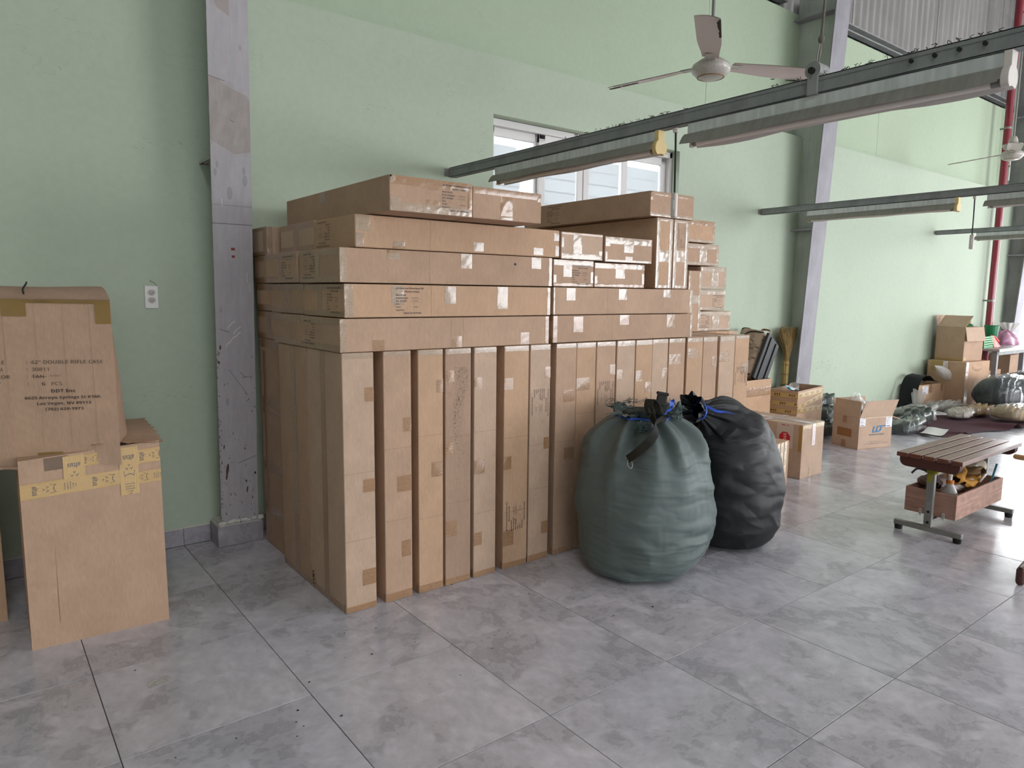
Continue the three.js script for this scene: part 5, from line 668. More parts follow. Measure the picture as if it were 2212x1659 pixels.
// small carton with a label, black cloth over its end and a milky bag on top
openCarton('small carton with a white label, black cloth hanging over its left end', [8.75, 0.24], [0.66, 0.06], 0.66, 0.2, 0.31, { mat: M.card[2], extra: (t, L) => { mesh('sticker', decalGeo(L, 'z', 0.09, 0.185, 0.24, 0.29, 0, 0.0016), M.sticker2, t); for (const [a, b] of [[0.26, 0.33], [0.56, 0.60]]) mesh('tape_strip', patchGeo(L, 'z', [a, 0.2, b, 0.308], 0.0014), M.tape, t); } });
{
  const c = mesh('black_cloth', surf(60, 60, (u, v) => { const x = lerp(8.55, 9.3, u), e = smooth(0.3, 0.0, u), z = 0.06 + 0.22 * v; return [x - 0.02 * e, 0.34 + 0.10 * Math.sin(Math.min(1, u * 1.3) * 3.14) + 0.05 * (n3(u * 6, v * 4, 1, 3) - 0.5) - 0.34 * e * e + 0.02 * Math.sin(u * 26 + v * 5) * e, z + 0.02 * n3(u * 9, v * 9, 5, 8) + 0.012 * Math.sin(u * 30) * e]; }), std({ color: new THREE.Color(0.012, 0.012, 0.014), roughness: 0.95 })); tag(c, 'black cloth bundled over the small labelled carton', 'cloth');
  const b = thing('carrier_bag', 'milky plastic carrier bag slumped on the small labelled carton', 'plastic bag', [9.24, 0.31, 0.30], -0.1);
  mesh('bag_film', surf(60, 40, (u, v) => { const a = u * Math.PI * 2, k = Math.sin(Math.pow(v, 0.8) * Math.PI) * (1 + 0.3 * (n3(Math.cos(a) * 3, v * 5, Math.sin(a) * 3, 5) - 0.5)), x = lerp(0.26, -0.22, v); return [x, 0.05 + 0.20 * v + 0.075 * k * Math.sin(a), 0.06 * k * Math.cos(a) + 0.02]; }, true, [0.6, 0.6]), M.plasticMilky, b);
}
// bagged garments spread along the wall and over the floor
[['bagged dark green garment, nearest the white paper sheets', [6.98, 0, 0.84], 0.12, [0.60, 0.14, 0.28], '#333b39', 3, {}],
 ['bagged black-green garment lying across the middle of the heap', [7.42, 0, 0.70], 0.0, [0.75, 0.20, 0.34], '#2f3832', 8, { tail: 0.24 }],
 ['flat bagged white garment behind the dark green ones', [7.72, 0, 0.40], 0.2, [0.62, 0.09, 0.30], '#b9b8bb', 12, {}],
 ['bagged pale garment with a raised bag neck before the small carton', [8.30, 0, 0.40], 0.3, [0.5, 0.10, 0.26], '#a6a29c', 15, { tail: 0.12, up: 0.2 }],
 ['bagged grey garment against the large dented carton', [8.75, 0, 0.50], -0.2, [0.55, 0.14, 0.24], '#8e8c84', 19, { tail: 0.16 }],
 ['bagged beige garment on the maroon cloth, left of the twisted pair', [8.38, 0.02, 0.86], 0.1, [0.42, 0.11, 0.28], '#b5aea4', 22, { tail: 0.12 }],
 ['bagged tan garment on the maroon cloth, right of the twisted pair', [8.80, 0.02, 0.92], -0.1, [0.46, 0.12, 0.28], '#a58a68', 26, {}],
 ['bagged tan garment at the right picture edge on the maroon cloth', [8.75, 0.02, 1.36], -0.45, [0.66, 0.18, 0.40], '#9d8a70', 31, { tail: 0.3, up: 0.2 }],
 ['large bagged navy bundle leaning by the table leg', [9.45, 0, 0.95], -0.25, [0.80, 0.46, 0.50], '#2c3236', 37, { tail: 0.3, up: 0.1 }],
 ['bagged navy bundle behind the large one at the right edge', [10.35, 0, 1.0], -0.2, [0.6, 0.48, 0.46], '#23262c', 41, { tail: 0.25, up: 0.2 }],
 ['lowest of three bagged dark garments piled left of the blue-lettered carton', [6.10, 0, 0.42], 0.1, [0.50, 0.15, 0.30], '#2b2f30', 45, {}],
 ['middle one of three bagged dark garments piled left of the blue-lettered carton', [6.22, 0.15, 0.32], 0.3, [0.46, 0.12, 0.28], '#363d3a', 48, {}],
 ['top one of three bagged dark garments piled left of the blue-lettered carton', [6.30, 0.27, 0.22], 0.0, [0.5, 0.10, 0.26], '#4b534f', 51, {}],
].forEach(([l, p, tr, s, c, sd, o]) => garmentPack(l, p, tr, s, c, sd, { ...o, group: 'bagged garments along the wall' }));
{
  const c = mesh('maroon_cloth', surf(90, 40, (u, v) => { const x = lerp(7.0, 9.3, u), z = lerp(lerp(1.22, 1.78, u), 0.62, v) + 0.03 * Math.sin(u * 17); return [x, 0.006 + 0.012 * Math.pow(n3(x * 6, z * 6, 2, 5), 2) + 0.06 * Math.exp(-Math.pow((x - 8.1 - (1 - v) * 0.05) / 0.09, 2)) * smooth(0.75, 0.0, v) + 0.03 * Math.exp(-Math.pow((x - 7.3) / 0.06, 2)) * smooth(0.4, 0, v), z]; }), std({ color: hexc('#4a2530'), roughness: 0.95 })); tag(c, 'maroon cloth spread on the floor under the bagged garments', 'cloth');
  const P = [['upper sheet of white paper lying on another by the dark bag', 0.02, 0.2, 7.12, 1.09], ['lower sheet of white paper flat on the floor by the dark bag', 0.004, -0.15, 7.13, 1.14]];
  for (const [l, y, a, x, z] of P) { const g = surf(16, 10, (u, v) => [(u - 0.5) * 0.42, 0.02 * Math.pow(Math.abs(u - 0.4), 1.5) * (y > 0.01 ? 2 : 0.5) + 0.004 * Math.sin(v * 6), (v - 0.5) * 0.2]); const o = mesh('paper_sheet', g, M.white); o.position.set(x, y, z); o.rotation.y = a; tag(o, l, 'paper', 'white paper sheets'); }
}
{ // work table with things on it
  const t = thing('work_table', 'grey steel-legged work table at the far right by the wall', 'table', [11.2, 0, 0.40], 0);
  mesh('table_top', bx(-1.10, 0.86, 0.72, 0.75, -0.30, 0.26, 0.004), std({ color: hexc('#a29a9c'), roughness: 0.35 }), t); mesh('edge_strip', bx(-1.10, 0.86, 0.715, 0.752, 0.26, 0.272, 0.003), M.alum, t);
  for (const [x, z] of [[-1.02, 0.2], [0.02, 0.2], [0.8, 0.2], [-1.02, -0.24], [0.8, -0.24]]) mesh('leg', bx(x - 0.03, x + 0.03, 0, 0.72, z - 0.03, z + 0.03, 0.003), M.steel, t);
  mesh('apron', join(bx(-1.02, 0.8, 0.665, 0.715, 0.21, 0.235), bx(-1.02, 0.8, 0.24, 0.28, -0.25, -0.22)), M.steelDark, t);
  const s = thing('low_shelf', 'dark wooden shelf board below the work table', 'shelf', [11.6, 0.30, 0.62], 0); mesh('board', bx(-0.55, 0.9, 0, 0.03, -0.2, 0.12, 0.004), M.rubber, s); for (const x of [-0.4, 0.7]) mesh('post', bx(x, x + 0.04, -0.30, 0, -0.16, -0.12), M.steelDark, s);
  closedCarton('carton stored low under the work table beside its first leg', [10.45, 0.44], [1, 0], 0.5, 0.3, 0.42, { mat: M.cardDark }); closedCarton('carton stored at the right under the work table, behind the dark shelf', [11.35, 0.42], [1, 0], 0.6, 0.3, 0.6, { mat: M.card[1] });
  const cr = thing('plastic_crate', 'bright green slatted plastic crate on the work table', 'crate', [10.32, 0.75, 0.36], 0.05); M.greenP = phy({ color: hexc('#1f8a41'), roughness: 0.4 });
  mesh('crate_body', join(bx(-0.2, 0.2, 0, 0.01, -0.1, 0.1), bx(-0.2, -0.19, 0, 0.16, -0.1, 0.1), bx(-0.2, 0.2, 0, 0.16, -0.1, -0.09)), M.greenP, cr); for (let k = 0; k < 5; k++) mesh('slat', bx(-0.2, 0.2, 0.012 + k * 0.031, 0.036 + k * 0.031, 0.09, 0.1, 0.003), M.greenP, cr);
  const du = thing('dustpan', 'red plastic dustpan beside the green crate', 'dustpan', [10.66, 0.75, 0.40], 0); mesh('pan', surf(12, 8, (u, v) => [(u - 0.5) * (0.1 + 0.14 * v), 0.17 - 0.165 * v - 0.02 * Math.sin(u * 3.14), -0.02 + 0.08 * v + 0.02 * Math.sin(u * 3.14)]), phy({ color: hexc('#e2331f'), roughness: 0.35 }), du); mesh('handle', tubeGeo([[-0.02, 0.15, -0.02], [0.06, 0.13, 0.0], [0.14, 0.07, 0.02]], 0.016, 16, 8), phy({ color: hexc('#e2331f'), roughness: 0.35 }), du);
  const bt = thing('bottle', 'dark green labelled bottle with a pale cap on the work table', 'bottle', [10.45, 0.75, 0.16], 0.2); mesh('bottle_body', lathe([[0, 0], [0.055, 0.0], [0.06, 0.02], [0.06, 0.26], [0.045, 0.30], [0.02, 0.32], [0, 0.32]], 0, 0, 0, 28), std({ roughness: 0.3, map: canvasTex(128, 128, (g) => { g.fillStyle = '#1c3d2c'; g.fillRect(0, 0, 128, 128); g.fillStyle = '#2f8a4a'; g.beginPath(); g.ellipse(90, 70, 22, 44, 0, 0, 7); g.fill(); g.fillStyle = '#cfd8d0'; g.font = 'bold 34px sans-serif'; g.fillText('T', 20, 50); g.fillText('E', 20, 92); }) }), bt); mesh('cap', cyl(0.022, 0.018, 0.05, 0, 0.345, 0, 16), std({ color: hexc('#b6a284'), roughness: 0.5 }), bt);
  const wb = mesh('white_bag', surf(40, 24, (u, v) => { const a = u * 6.283, b = v * Math.PI; return [10.62 + 0.09 * Math.sin(b) * Math.cos(a) * (1 + 0.3 * n3(u * 5, v * 5, 2, 4)), 0.75 + 0.14 * (1 - Math.cos(b)) * 0.9, 0.22 + 0.06 * Math.sin(b) * Math.sin(a)]; }, true), M.white); tag(wb, 'white plastic bottle-shaped bag behind the green crate', 'bag');
  const cu = thing('plastic_bin', 'dark green plastic tumbler standing on the work table', 'tumbler', [11.02, 0.75, 0.25], 0); mesh('bin_wall', lathe([[0, 0.004], [0.075, 0.004], [0.095, 0.28], [0.10, 0.285], [0.10, 0.29], [0.088, 0.28], [0.07, 0.012], [0, 0.01]], 0, 0, 0, 32), phy({ color: hexc('#0f6b41'), roughness: 0.35 }), cu);
  const pb = thing('carrier_bag', 'pink plastic bag bundle on the work table', 'plastic bag', [11.55, 0.75, 0.28], 0); mesh('bag_film', surf(50, 30, (u, v) => { const a = u * 6.283, b = v * Math.PI / 2, k = 1 + 0.5 * (n3(Math.cos(a) * 3, v * 4, Math.sin(a) * 3, 8) - 0.5); return [0.32 * k * Math.cos(a) * Math.cos(b), 0.20 * Math.sin(b) * k, 0.16 * k * Math.sin(a) * Math.cos(b)]; }, true, [0.6, 0.5]), phy({ color: hexc('#c98fae'), transmission: 0.4, thickness: 0, roughness: 0.4 }), pb); mesh('bag_neck', surf(40, 14, (u, v) => { const a = u * 6.283, r = (0.03 + 0.14 * v) * (1 + 0.4 * Math.sin(a * 5)); return [0.1 + r * Math.cos(a), 0.15 + 0.17 * v, r * 0.6 * Math.sin(a)]; }, true, [0.5, 0.3]), M.plasticMilky, pb);
  const pu = mesh('purple_bundle', surf(40, 24, (u, v) => { const a = u * 6.283, b = v * Math.PI / 2, k = 1 + 0.3 * (n3(Math.cos(a) * 3, v * 4, Math.sin(a) * 3, 18) - 0.5); return [10.12 + 0.11 * k * Math.cos(a) * Math.cos(b), 0.75 + 0.27 * Math.sin(b) * k, 0.17 + 0.09 * k * Math.sin(a) * Math.cos(b)]; }, true), std({ color: hexc('#8a2f86'), roughness: 0.6 })); tag(pu, 'purple cloth bundle behind the open carton on the table', 'bundle');
}
// ---------------------------------------------------------------- slatted bench with a crate slung under it
{
  const x0 = 3.56, x1 = 4.53, z0 = 2.25, z1 = 2.612, Y = 0.495, cx = (x0 + x1) / 2, cz = (z0 + z1) / 2, t = thing('slatted_bench', 'short bench of five reddish wooden planks on grey steel T legs', 'bench', [cx, 0, cz]);
  M.plank = phy({ map: rep(T.wood, 3, 1.2), roughness: 0.38, clearcoat: 0.25, clearcoatRoughness: 0.3 }); M.plankRaw = std({ color: hexc('#4d271e'), roughness: 0.6 });
  const n = 5, gap = 0.014, w = (z1 - z0 - gap * (n - 1)) / n;
  for (let k = 0; k < n; k++) { const a = z0 - cz + k * (w + gap), g = bx(x0 - cx + 0.003 * (k % 2), x1 - cx - 0.004 * ((k + 1) % 2), Y - 0.026, Y, a, a + w, 0.003); metreUV(g, 1, k * 0.37, k * 0.21, true); mesh('plank', g, M.plank, t); }
  for (const x of [x0 - cx + 0.012, x1 - cx - 0.075]) { const s = new THREE.Shape(); s.moveTo(-0.165, 0); s.lineTo(0.165, 0); s.lineTo(0.165, -0.02); s.quadraticCurveTo(0.16, -0.055, 0.12, -0.055); s.lineTo(-0.12, -0.055); s.quadraticCurveTo(-0.16, -0.055, -0.165, -0.02); s.closePath(); const g = new THREE.ExtrudeGeometry(s, { depth: 0.055, bevelEnabled: false }); g.rotateY(Math.PI / 2); g.translate(x, Y - 0.027, 0); mesh('crosspiece', metreUV(g), M.plankRaw, t); }
  for (const x of [3.63 - cx, 4.46 - cx]) {
    mesh('leg', bx(x - 0.014, x + 0.014, 0.055, Y - 0.08, -0.022, 0.022, 0.003), M.galv, t); const f = mesh('foot_bar', bx(x - 0.018, x + 0.018, 0.028, 0.058, -0.19, 0.19, 0.004), M.galv, t);
    for (const z of [-0.165, 0.165]) mesh('glide', cyl(0.021, 0.024, 0.028, x, 0.014, z, 18), M.rubber, f);
    for (const y of [0.085, 0.15]) mesh('bolt', cyl(0.008, 0.008, 0.006, x - 0.016, y, 0.002, 12, 'x'), M.rubber, t);
  }
  mesh('stretcher', bx(3.63 - cx, 4.46 - cx, 0.07, 0.095, -0.012, 0.012, 0.003), M.galv, t);
  const tie = thing('cloth_tie', 'yellow cloth strip knotted round the bench leg', 'tie'); M.yellowCloth = std({ color: hexc('#8c8428'), roughness: 0.85 });
  mesh('knot', surf(24, 10, (u, v) => { const a = u * 6.283, r = 0.034 + 0.006 * Math.sin(a * 3 + v * 5); return [3.63 + r * 0.8 * Math.cos(a), 0.385 + 0.03 * v, cz + r * Math.sin(a)]; }, true), M.yellowCloth, tie); mesh('tail', ribbon([[3.605, 0.40, cz + 0.01], [3.59, 0.37, cz + 0.005], [3.595, 0.335, cz + 0.0]], 0.026, 0.002, [0, 0.2, 1], 12), M.yellowCloth, tie); mesh('tail', ribbon([[3.60, 0.40, cz - 0.02], [3.57, 0.41, cz - 0.06], [3.555, 0.38, cz - 0.085]], 0.012, 0.002, [0, 1, 0], 14), M.rubber, tie);
  // crate
  const c = thing('wooden_crate', 'open shallow plywood crate hung under the slatted bench', 'crate', [4.055, 0, 2.42]); M.plyMat = std({ map: rep(T.ply, 2, 2), roughness: 0.6 });
  const a = -0.365, b = 0.375, p = -0.155, q = 0.135, yb = 0.11, yt = 0.262;
  mesh('side_panel', bx(a, b, yb, yt, q - 0.012, q, 0.002), M.plyMat, c); mesh('side_panel', bx(a, b, yb, yt, p, p + 0.012, 0.002), M.plyMat, c); mesh('end_panel', bx(a, a + 0.012, yb, yt, p + 0.012, q - 0.012, 0.002), M.plyMat, c); mesh('end_panel', bx(b - 0.012, b, yb, yt, p + 0.012, q - 0.012, 0.002), M.plyMat, c); mesh('bottom_panel', bx(a + 0.012, b - 0.012, yb, yb + 0.01, p + 0.012, q - 0.012), M.plyMat, c);
  for (const z of [-0.06, 0.07]) { const k = mesh('bracket', bx(a - 0.003, a, yb - 0.012, yb + 0.03, z - 0.007, z + 0.007, 0.001), M.alum, c); for (const y of [yb + 0.004, yb + 0.018]) mesh('screw', cyl(0.003, 0.003, 0.003, a - 0.004, y, z, 8, 'x'), M.rubber, k); }
  // what lies in it
  const cloth = (name, label, cat, col, f, nu = 60, nv = 30) => tag(mesh(name, surf(nu, nv, f, true, [0.5, 0.4]), std({ color: hexc(col), roughness: 0.9 })), label, cat);
  const roll = (x, y, z, dx, dz, L, r, s) => (u, v) => { const A = u * 6.283, e = Math.pow(Math.sin(Math.PI * (0.04 + 0.92 * v)), 0.35), k = r * e * (1 + 0.35 * (n3(Math.cos(A) * 2, v * 5, Math.sin(A) * 2, s) - 0.5) + 0.08 * Math.sin(A * 5 + v * 12)); const m = (v - 0.5) * L, l = Math.hypot(dx, dz); return [x + dx / l * m - dz / l * k * Math.cos(A), y + k * 0.8 * Math.sin(A) + 0.02 * Math.sin(v * 5 + s), z + dz / l * m + dx / l * k * Math.cos(A)]; };
  cloth('cotton_glove', 'mustard yellow work glove lying on top in the crate', 'glove', '#b07a2a', roll(3.98, 0.333, 2.44, 1, -0.3, 0.24, 0.05, 4)); cloth('cotton_glove', 'mustard yellow glove draped to the crate edge at its middle', 'glove', '#b98432', roll(4.12, 0.280, 2.47, 1, -0.1, 0.34, 0.038, 9));
  cloth('rag', 'off-white rag bundled in the middle of the crate', 'rag', '#c2b6b4', roll(3.96, 0.273, 2.43, 1, 0.2, 0.36, 0.045, 14)); cloth('rag', 'dull mauve rag at the left end of the crate', 'rag', '#6e5a58', roll(3.84, 0.283, 2.34, 0.6, -0.5, 0.26, 0.05, 19)); cloth('rag', 'navy blue rag hanging behind under the bench', 'rag', '#1b2238', roll(4.10, 0.378, 2.36, 1, 0.3, 0.22, 0.05, 23)); cloth('rag', 'brown rag low in the crate behind the bottle', 'rag', '#7a5b45', roll(4.0, 0.218, 2.38, 1, 0, 0.5, 0.06, 25));
  cloth('printed_cloth', 'cream cloth with dark letters on the right of the crate', 'cloth', '#cfc5b4', roll(4.29, 0.318, 2.40, 0.5, 0.3, 0.2, 0.07, 29)); cloth('rag', 'beige rag between gloves and cream cloth in the crate', 'rag', '#b29a78', roll(4.2, 0.318, 2.44, 0.3, -0.8, 0.17, 0.045, 33));
  const fb = thing('clear_plastic_bag', 'crumpled clear bag on the cream cloth under the bench', 'plastic bag', [4.30, 0.33, 2.38]); mesh('film', surf(50, 30, (u, v) => { const A = u * 6.283, k = Math.sin(v * Math.PI) * (1 + 0.5 * (n3(Math.cos(A) * 3, v * 5, Math.sin(A) * 3, 44) - 0.5)); return [0.11 * k * Math.cos(A), 0.11 * (v - 0.35), 0.09 * k * Math.sin(A)]; }, true, [0.4, 0.3]), M.plastic, fb);
  const bo = thing('pump_bottle', 'clear squat bottle with orange collar and white pump in the crate', 'bottle', [3.80, 0.155, 2.47], 0.3); mesh('bottle_body', lathe([[0, 0], [0.052, 0], [0.056, 0.02], [0.054, 0.07], [0.04, 0.105], [0.021, 0.14], [0.019, 0.152]], 0, 0, 0, 32), phy({ color: hexc('#d9d6d4'), transmission: 0.6, thickness: 0, roughness: 0.3 }), bo); mesh('collar', cyl(0.022, 0.022, 0.022, 0, 0.16, 0, 24), phy({ color: hexc('#c9741b'), roughness: 0.35 }), bo); const pm = mesh('pump', join(cyl(0.01, 0.012, 0.045, 0, 0.19, 0, 16), bx(-0.052, 0.014, 0.208, 0.220, -0.008, 0.008, 0.004)), M.white, bo);
  const ga = thing('tape_roll', 'white and black ring at the front edge of the crate', 'tape roll', [4.17, 0.292, 2.52], 0.2); mesh('ring', new THREE.TorusGeometry(0.026, 0.008, 10, 30).rotateX(0.5), M.white, ga); mesh('inner_ring', new THREE.TorusGeometry(0.016, 0.005, 8, 24).rotateX(0.5), M.rubber, ga);
  const st = mesh('plastic_stick', ribbon([[4.37, 0.20, 2.50], [4.405, 0.275, 2.505], [4.435, 0.345, 2.51]], 0.016, 0.004, [0.6, 0, -0.8], 10), phy({ color: hexc('#2f93b8'), roughness: 0.3 })); tag(st, 'turquoise plastic stick leaning out of the crate', 'stick');
}
{ // pieces of two more seats cut by the right picture edge
  const s = thing('stool', 'pale wooden seat with a rounded edge at the right picture edge', 'stool', [4.34, 0, 2.88]); M.paleWood = phy({ color: hexc('#b98a5c'), roughness: 0.35, clearcoat: 0.4 });
  mesh('seat', bx(-0.32, 0.5, 0.472, 0.505, -0.17, 0.17, 0.016), M.paleWood, s); for (const [x, z] of [[0.1, -0.12], [0.45, -0.12], [0.1, 0.12], [0.45, 0.12]]) mesh('leg', cyl(0.014, 0.014, 0.47, x, 0.236, z, 14), M.galv, s);
  const b = thing('wooden_rail', 'reddish wooden runner end standing on the floor at the right picture edge', 'rail', [3.36, 0, 3.02], 0.1); M.redWood = phy({ color: hexc('#a0603c'), map: rep(T.wood, 2), roughness: 0.4, clearcoat: 0.3 }); mesh('runner', bx(-0.17, 0.5, 0, 0.095, -0.02, 0.02, 0.018), M.redWood, b);
}
// ---------------------------------------------------------------- lamp beams, fans, pipe
function fixture(label, x, y, z0, z1, capMat, dusty, bent) {
  const cz = (z0 + z1) / 2, L = z1 - z0, t = thing('fluorescent_fixture', label, 'light fixture', [x, y, cz], 0, 'fluorescent fixtures under the beams'), h = L / 2;
  mesh('batten', bx(-0.021, 0.021, -0.048, 0, -h, h - 0.012, 0.002), M.batten, t);
  const wing = (s) => surf(40, 8, (u, v) => { const z = lerp(-h - 0.01, h - 0.02, u), k = bent ? 0.010 * Math.max(0, Math.sin(u * 9)) * v : 0.003 * Math.sin(u * 14 + s) * v, dent = bent && s < 0 ? 0.03 * Math.exp(-Math.pow((u - 0.82) / 0.06, 2)) * v : 0; return [s * (0.02 + 0.045 * Math.pow(v, 0.8) - dent * 0.6), -0.044 - 0.05 * Math.pow(v, 1.5) - k + dent * 0.4, z]; }, false, [L, 0.08]);
  mesh('reflector_wing', wing(-1), dusty, t); mesh('reflector_wing', wing(1), M.battenInner, t); mesh('reflector_base', bx(-0.022, 0.022, -0.052, -0.046, -h, h - 0.02), M.battenInner, t);
  mesh('tube', cyl(0.013, 0.013, L - 0.08, 0, -0.088, 0, 18, 'z'), M.tubeGlass, t); for (const z of [-h + 0.03, h - 0.045]) mesh('tube_cap', cyl(0.0135, 0.0135, 0.024, 0, -0.088, z, 18, 'z'), M.galv, t);
  const s = new THREE.Shape(); s.moveTo(-0.022, 0.002); s.lineTo(0.022, 0.002); s.lineTo(0.02, -0.045); s.bezierCurveTo(0.045, -0.06, 0.045, -0.098, 0.022, -0.108); s.quadraticCurveTo(0, -0.097, -0.022, -0.108); s.bezierCurveTo(-0.045, -0.098, -0.045, -0.06, -0.02, -0.045); s.closePath();
  const cap = (z) => { const g = new THREE.ExtrudeGeometry(s, { depth: 0.02, bevelEnabled: true, bevelSize: 0.002, bevelThickness: 0.002, bevelSegments: 2 }); g.translate(0, 0, z); return metreUV(g); };
  mesh('end_cap', cap(h - 0.02), capMat, t); mesh('lamp_holder', join(bx(-0.012, 0.012, -0.104, -0.05, -h + 0.005, -h + 0.02, 0.003)), capMat, t);
  return t;
}
M.batten = std({ color: hexc('#eef4f5'), roughness: 0.4, map: rep(T.sheet, 1.5) }); M.battenInner = std({ color: hexc('#d9d3d0'), roughness: 0.5 }); M.dusty = std({ color: hexc('#a3a298'), roughness: 0.8, map: rep(T.sheet, 2) }); M.dustyMetal = std({ color: hexc('#b4b3ab'), roughness: 0.5, metalness: 0.3, map: rep(T.sheet, 2) });
M.tubeGlass = phy({ color: hexc('#e4dcd6'), roughness: 0.25, clearcoat: 0.6 }); M.capYellow = std({ color: hexc('#d9bf82'), roughness: 0.5 }); M.capWhite = std({ color: hexc('#d8d0ca'), roughness: 0.5 });
M.beamPaint = std({ color: hexc('#999d9d'), map: rep(T.metal, 3), roughness: 0.7 });
function lampBeam(label, x, yb, yt, z1, fuzz) {
  const t = thing('lamp_beam', label, 'beam', [x, yb, 0], 0), h = yt - yb;
  mesh('channel', join(bx(-0.025, -0.021, 0, h, 0.012, z1, 0.001), bx(-0.025, 0.025, h - 0.004, h, 0.012, z1), bx(-0.025, 0.025, 0, 0.004, 0.012, z1), bx(-0.028, -0.021, h * 0.72, h * 0.75, 0.03, z1)), M.beamPaint, t);
  mesh('wall_bracket', join(bx(-0.06, 0.03, 0.008, h - 0.008, 0.0, 0.006, 0.001), bx(-0.026, -0.02, 0.004, h - 0.004, 0.0, 0.05)), M.galv, t);
  if (fuzz) { const r = rng(fuzz), f = []; for (let i = 0; i < 150; i++) { const z = 0.9 + Math.pow(r(), 0.7) * 2.9, c = Math.sin(z * 5) > -0.5; if (!c) continue; const e = () => (r() - 0.5) * 0.03; f.push(tubeGeo([[-0.02 + e() * 0.4, h, z], [-0.02 + e(), h + 0.004 + 0.008 * r(), z + e()], [-0.02 + e(), h + 0.002 + 0.01 * r(), z + e()]], 0.0012, 5, 3)); } const o = mesh('cobweb_dust', join(f), M.rubber, t); o.userData.kind = 'stuff'; }
  return t;
}
{
  const b = lampBeam('grey steel lamp beam nearest the camera, running out from above the stacked cartons', 1.79, 2.198, 2.262, 11.9, 9);
  mesh('hanger_clip', join(bx(-0.034, 0.034, -0.004, 0.085, 2.578, 2.622, 0.003), cyl(0.032, 0.032, 0.07, 0, 0.088, 2.6, 20, 'x')), M.steelDark, b); mesh('hanger_bolt', cyl(0.012, 0.012, 0.02, -0.04, 0.085, 2.6, 12, 'x'), M.rubber, b);
  for (let k = 0; k < 4; k++) mesh('bolt', cyl(0.007, 0.007, 0.012, -0.03, 0.035, 2.96 + k * 0.075, 10, 'x'), M.rubber, b);
  const rp = thing('hanging_rope', 'knotted rope that carries the nearest lamp beam', 'rope', [1.79, 2.3, 2.6]); M.rope = std({ color: hexc('#6b665c'), roughness: 0.9 });
  mesh('rope', tubeGeo([[0, 0.01, 0], [0.0, 0.06, 0.003], [0.002, 0.1, 0.006], [0.004, 0.3, 0.012], [0.01, 1.5, 0.03], [0.02, 3.93, 0.06]], 0.005, 60, 7), M.rope, rp); mesh('loop', tubeGeo([[0, 0.0, -0.004], [-0.008, 0.04, 0], [-0.006, 0.075, 0.004], [0, 0.09, 0.004], [0.007, 0.07, 0.004], [0.006, 0.03, 0], [0, 0.0, 0.004]], 0.003, 40, 6), M.galv, rp); mesh('knot', new THREE.IcosahedronGeometry(0.012, 2).scale(1, 1.4, 1).translate(0.003, 0.105, 0.006), M.rope, rp);
  fixture('fluorescent fixture with a yellowed end cap under the nearest beam, before the window', 1.79, 2.196, 0.52, 1.83, M.capYellow, M.dusty, false); fixture('big fluorescent fixture with a dented reflector under the nearest beam, upper right', 1.79, 2.196, 2.0, 3.26, M.capWhite, M.dustyMetal, true);
  lampBeam('second lamp beam crossing in front of the middle column', 5.43, 2.222, 2.282, 11.9, 0); fixture('fluorescent fixture under the second beam, left one', 5.43, 2.22, 0.49, 1.77, M.capYellow, M.dusty, false); fixture('fluorescent fixture under the second beam, cut by the picture edge', 5.43, 2.22, 1.97, 3.25, M.capWhite, M.dusty, false);
  lampBeam('third lamp beam, shortest one at the far right', 9.47, 2.265, 2.322, 11.9, 0); fixture('fluorescent fixture under the third beam at the far right', 9.47, 2.263, 0.49, 1.77, M.capWhite, M.dusty, false);
  const sw = (label, x, y, z, drop, lean) => { const t = thing('pendant_switch', label, 'switch', [x, y, z]); mesh('grommet', cyl(0.012, 0.014, 0.02, 0, -0.012, 0, 14), M.capWhite, t); mesh('cord', tubeGeo([[0, 0, 0], [0.002, -drop * 0.4, 0.004 * lean], [0, -drop, 0.012 * lean]], 0.0048, 24, 8), M.black, t); const b = mesh('switch_body', bx(-0.011, 0.011, -drop - 0.112, -drop + 0.004, -0.016, 0.016, 0.009).translate(0, 0, 0.012 * lean), M.capWhite, t); mesh('rocker', bx(-0.0145, -0.010, -drop - 0.075, -drop - 0.032, -0.008, 0.008, 0.002).translate(0, 0, 0.012 * lean), M.alum, b); };
  sw('pendant switch on a black cord hanging before the right-hand cartons', 1.79, 2.196, 1.915, 0.298, 0.6); sw('pendant switch on a black cord hanging under the second beam', 5.43, 2.222, 1.878, 0.30, 0.4);
}
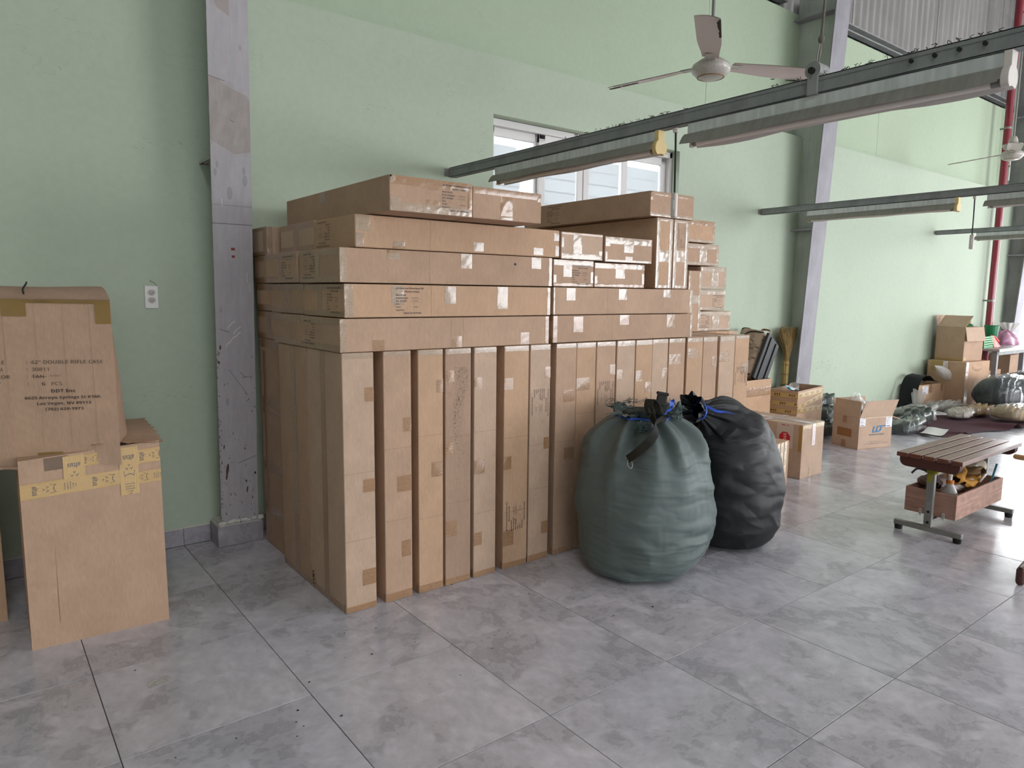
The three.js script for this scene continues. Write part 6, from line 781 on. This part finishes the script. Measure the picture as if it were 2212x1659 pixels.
function ceilingFan(label, [x, y, z], angles, can, worn) {
  const t = thing('ceiling_fan', label, 'ceiling fan', [x, y, z]); M.fanPaint ??= phy({ color: hexc('#ddd6cf'), roughness: 0.35, clearcoat: 0.3, map: rep(T.sheet, 3) }); M.fanUnder ??= std({ color: hexc('#d6c8c2'), roughness: 0.45 });
  mesh('motor_housing', lathe([[0, -0.062], [0.05, -0.06], [0.085, -0.047], [0.112, -0.02], [0.118, 0.0], [0.108, 0.022], [0.075, 0.045], [0.05, 0.06], [0.03, 0.07], [0, 0.072]], 0, 0, 0, 48), M.fanPaint, t);
  mesh('trim_ring', new THREE.TorusGeometry(0.078, 0.0035, 8, 48).rotateX(Math.PI / 2).translate(0, -0.05, 0), std({ color: hexc('#8a6231'), roughness: 0.5 }), t);
  if (can) mesh('stator_can', lathe([[0, 0.06], [0.085, 0.07], [0.10, 0.10], [0.098, 0.115], [0.05, 0.12], [0.045, 0.16], [0.03, 0.2], [0, 0.2]], 0, 0, 0, 36), M.fanPaint, t);
  mesh('down_rod', cyl(0.011, 0.011, 6.25 - y - 0.06, 0, (6.25 - y + 0.06) / 2, 0, 14), M.galv, t); mesh('rod_cover', lathe([[0.012, 0.18], [0.04, 0.16], [0.045, 0.1], [0.04, 0.06]], 0, 0, 0, 24), M.fanPaint, t);
  for (const a of angles) {
    const g = surf(30, 8, (u, v) => { const r = lerp(0.13, 0.69, u), w = lerp(0.10, 0.138, smooth(0, 0.5, u)), s = (v - 0.5) * w, pitch = 0.2; return [r, 0.02 + s * Math.sin(pitch) - 0.010 * (s / 0.07) * (s / 0.07) - 0.012 * u, s * Math.cos(pitch)]; }, false, [0.56, 0.13]);
    const q = g.clone(); { const p = q.attributes.position, nn = q.attributes.normal; for (let i = 0; i < p.count; i++) p.setY(i, p.getY(i) + 0.003); }
    const bl = mesh('blade', join(g, q), M.fanUnder, t); bl.rotation.set(0, -a * Math.PI / 180, a === 145 ? 0.075 : 0, 'YXZ');
    mesh('blade_iron', bx(0.09, 0.19, 0.012, 0.018, -0.03, 0.03, 0.003), M.fanPaint, bl);
    if (worn) { const r = rng(Math.floor(a + 200)), w = []; for (let i = 0; i < 30; i++) { const k = Math.pow(r(), 0.6), rr = lerp(0.42, 0.685, k), e = bx(rr - 0.012, rr + 0.012, 0, 0.0022, -0.071, -0.071 + 0.010 + 0.014 * r() * k).translate(0, 0.02 - 0.0685 * Math.sin(0.2) - 0.019 - 0.012 * (rr - 0.13) / 0.56, 0.002); w.push(e); } mesh('rust_edge', join(w), std({ color: hexc('#30231d'), roughness: 0.9 }), bl); }
  }
  return t;
}
ceilingFan('old cream ceiling fan with rusty blade edges above the window', [2.80, 2.79, 1.325], [-104, 29, 145], false, true);
ceilingFan('white ceiling fan far back beside the red pipe', [8.65, 3.05, 1.06], [-80, 40, 160], true, false);
{
  const p = thing('sprinkler_pipe', 'red fire pipe running up the far wall beside the third column', 'pipe', [11.35, 0, 0.1]); mesh('pipe_run', cyl(0.05, 0.05, 6.2, 0, 3.1, 0, 24), M.red, p); for (const y of [1.4, 3.9]) mesh('clamp', join(cyl(0.054, 0.054, 0.03, 0, y, 0, 24), bx(-0.012, 0.012, y - 0.012, y + 0.012, -0.098, -0.05)), M.galv, p);
  const c = thing('conduit', 'thin pale conduit running up beside the red pipe', 'conduit', [11.72, 0, 0.05]); mesh('conduit_run', cyl(0.012, 0.012, 3.0, 0, 4.7, 0, 12), M.alum, c); for (const y of [3.4, 5.6]) mesh('clip', bx(-0.02, 0.02, y, y + 0.02, -0.048, 0.014), M.galv, c);
}
renderer.render(scene, camera);
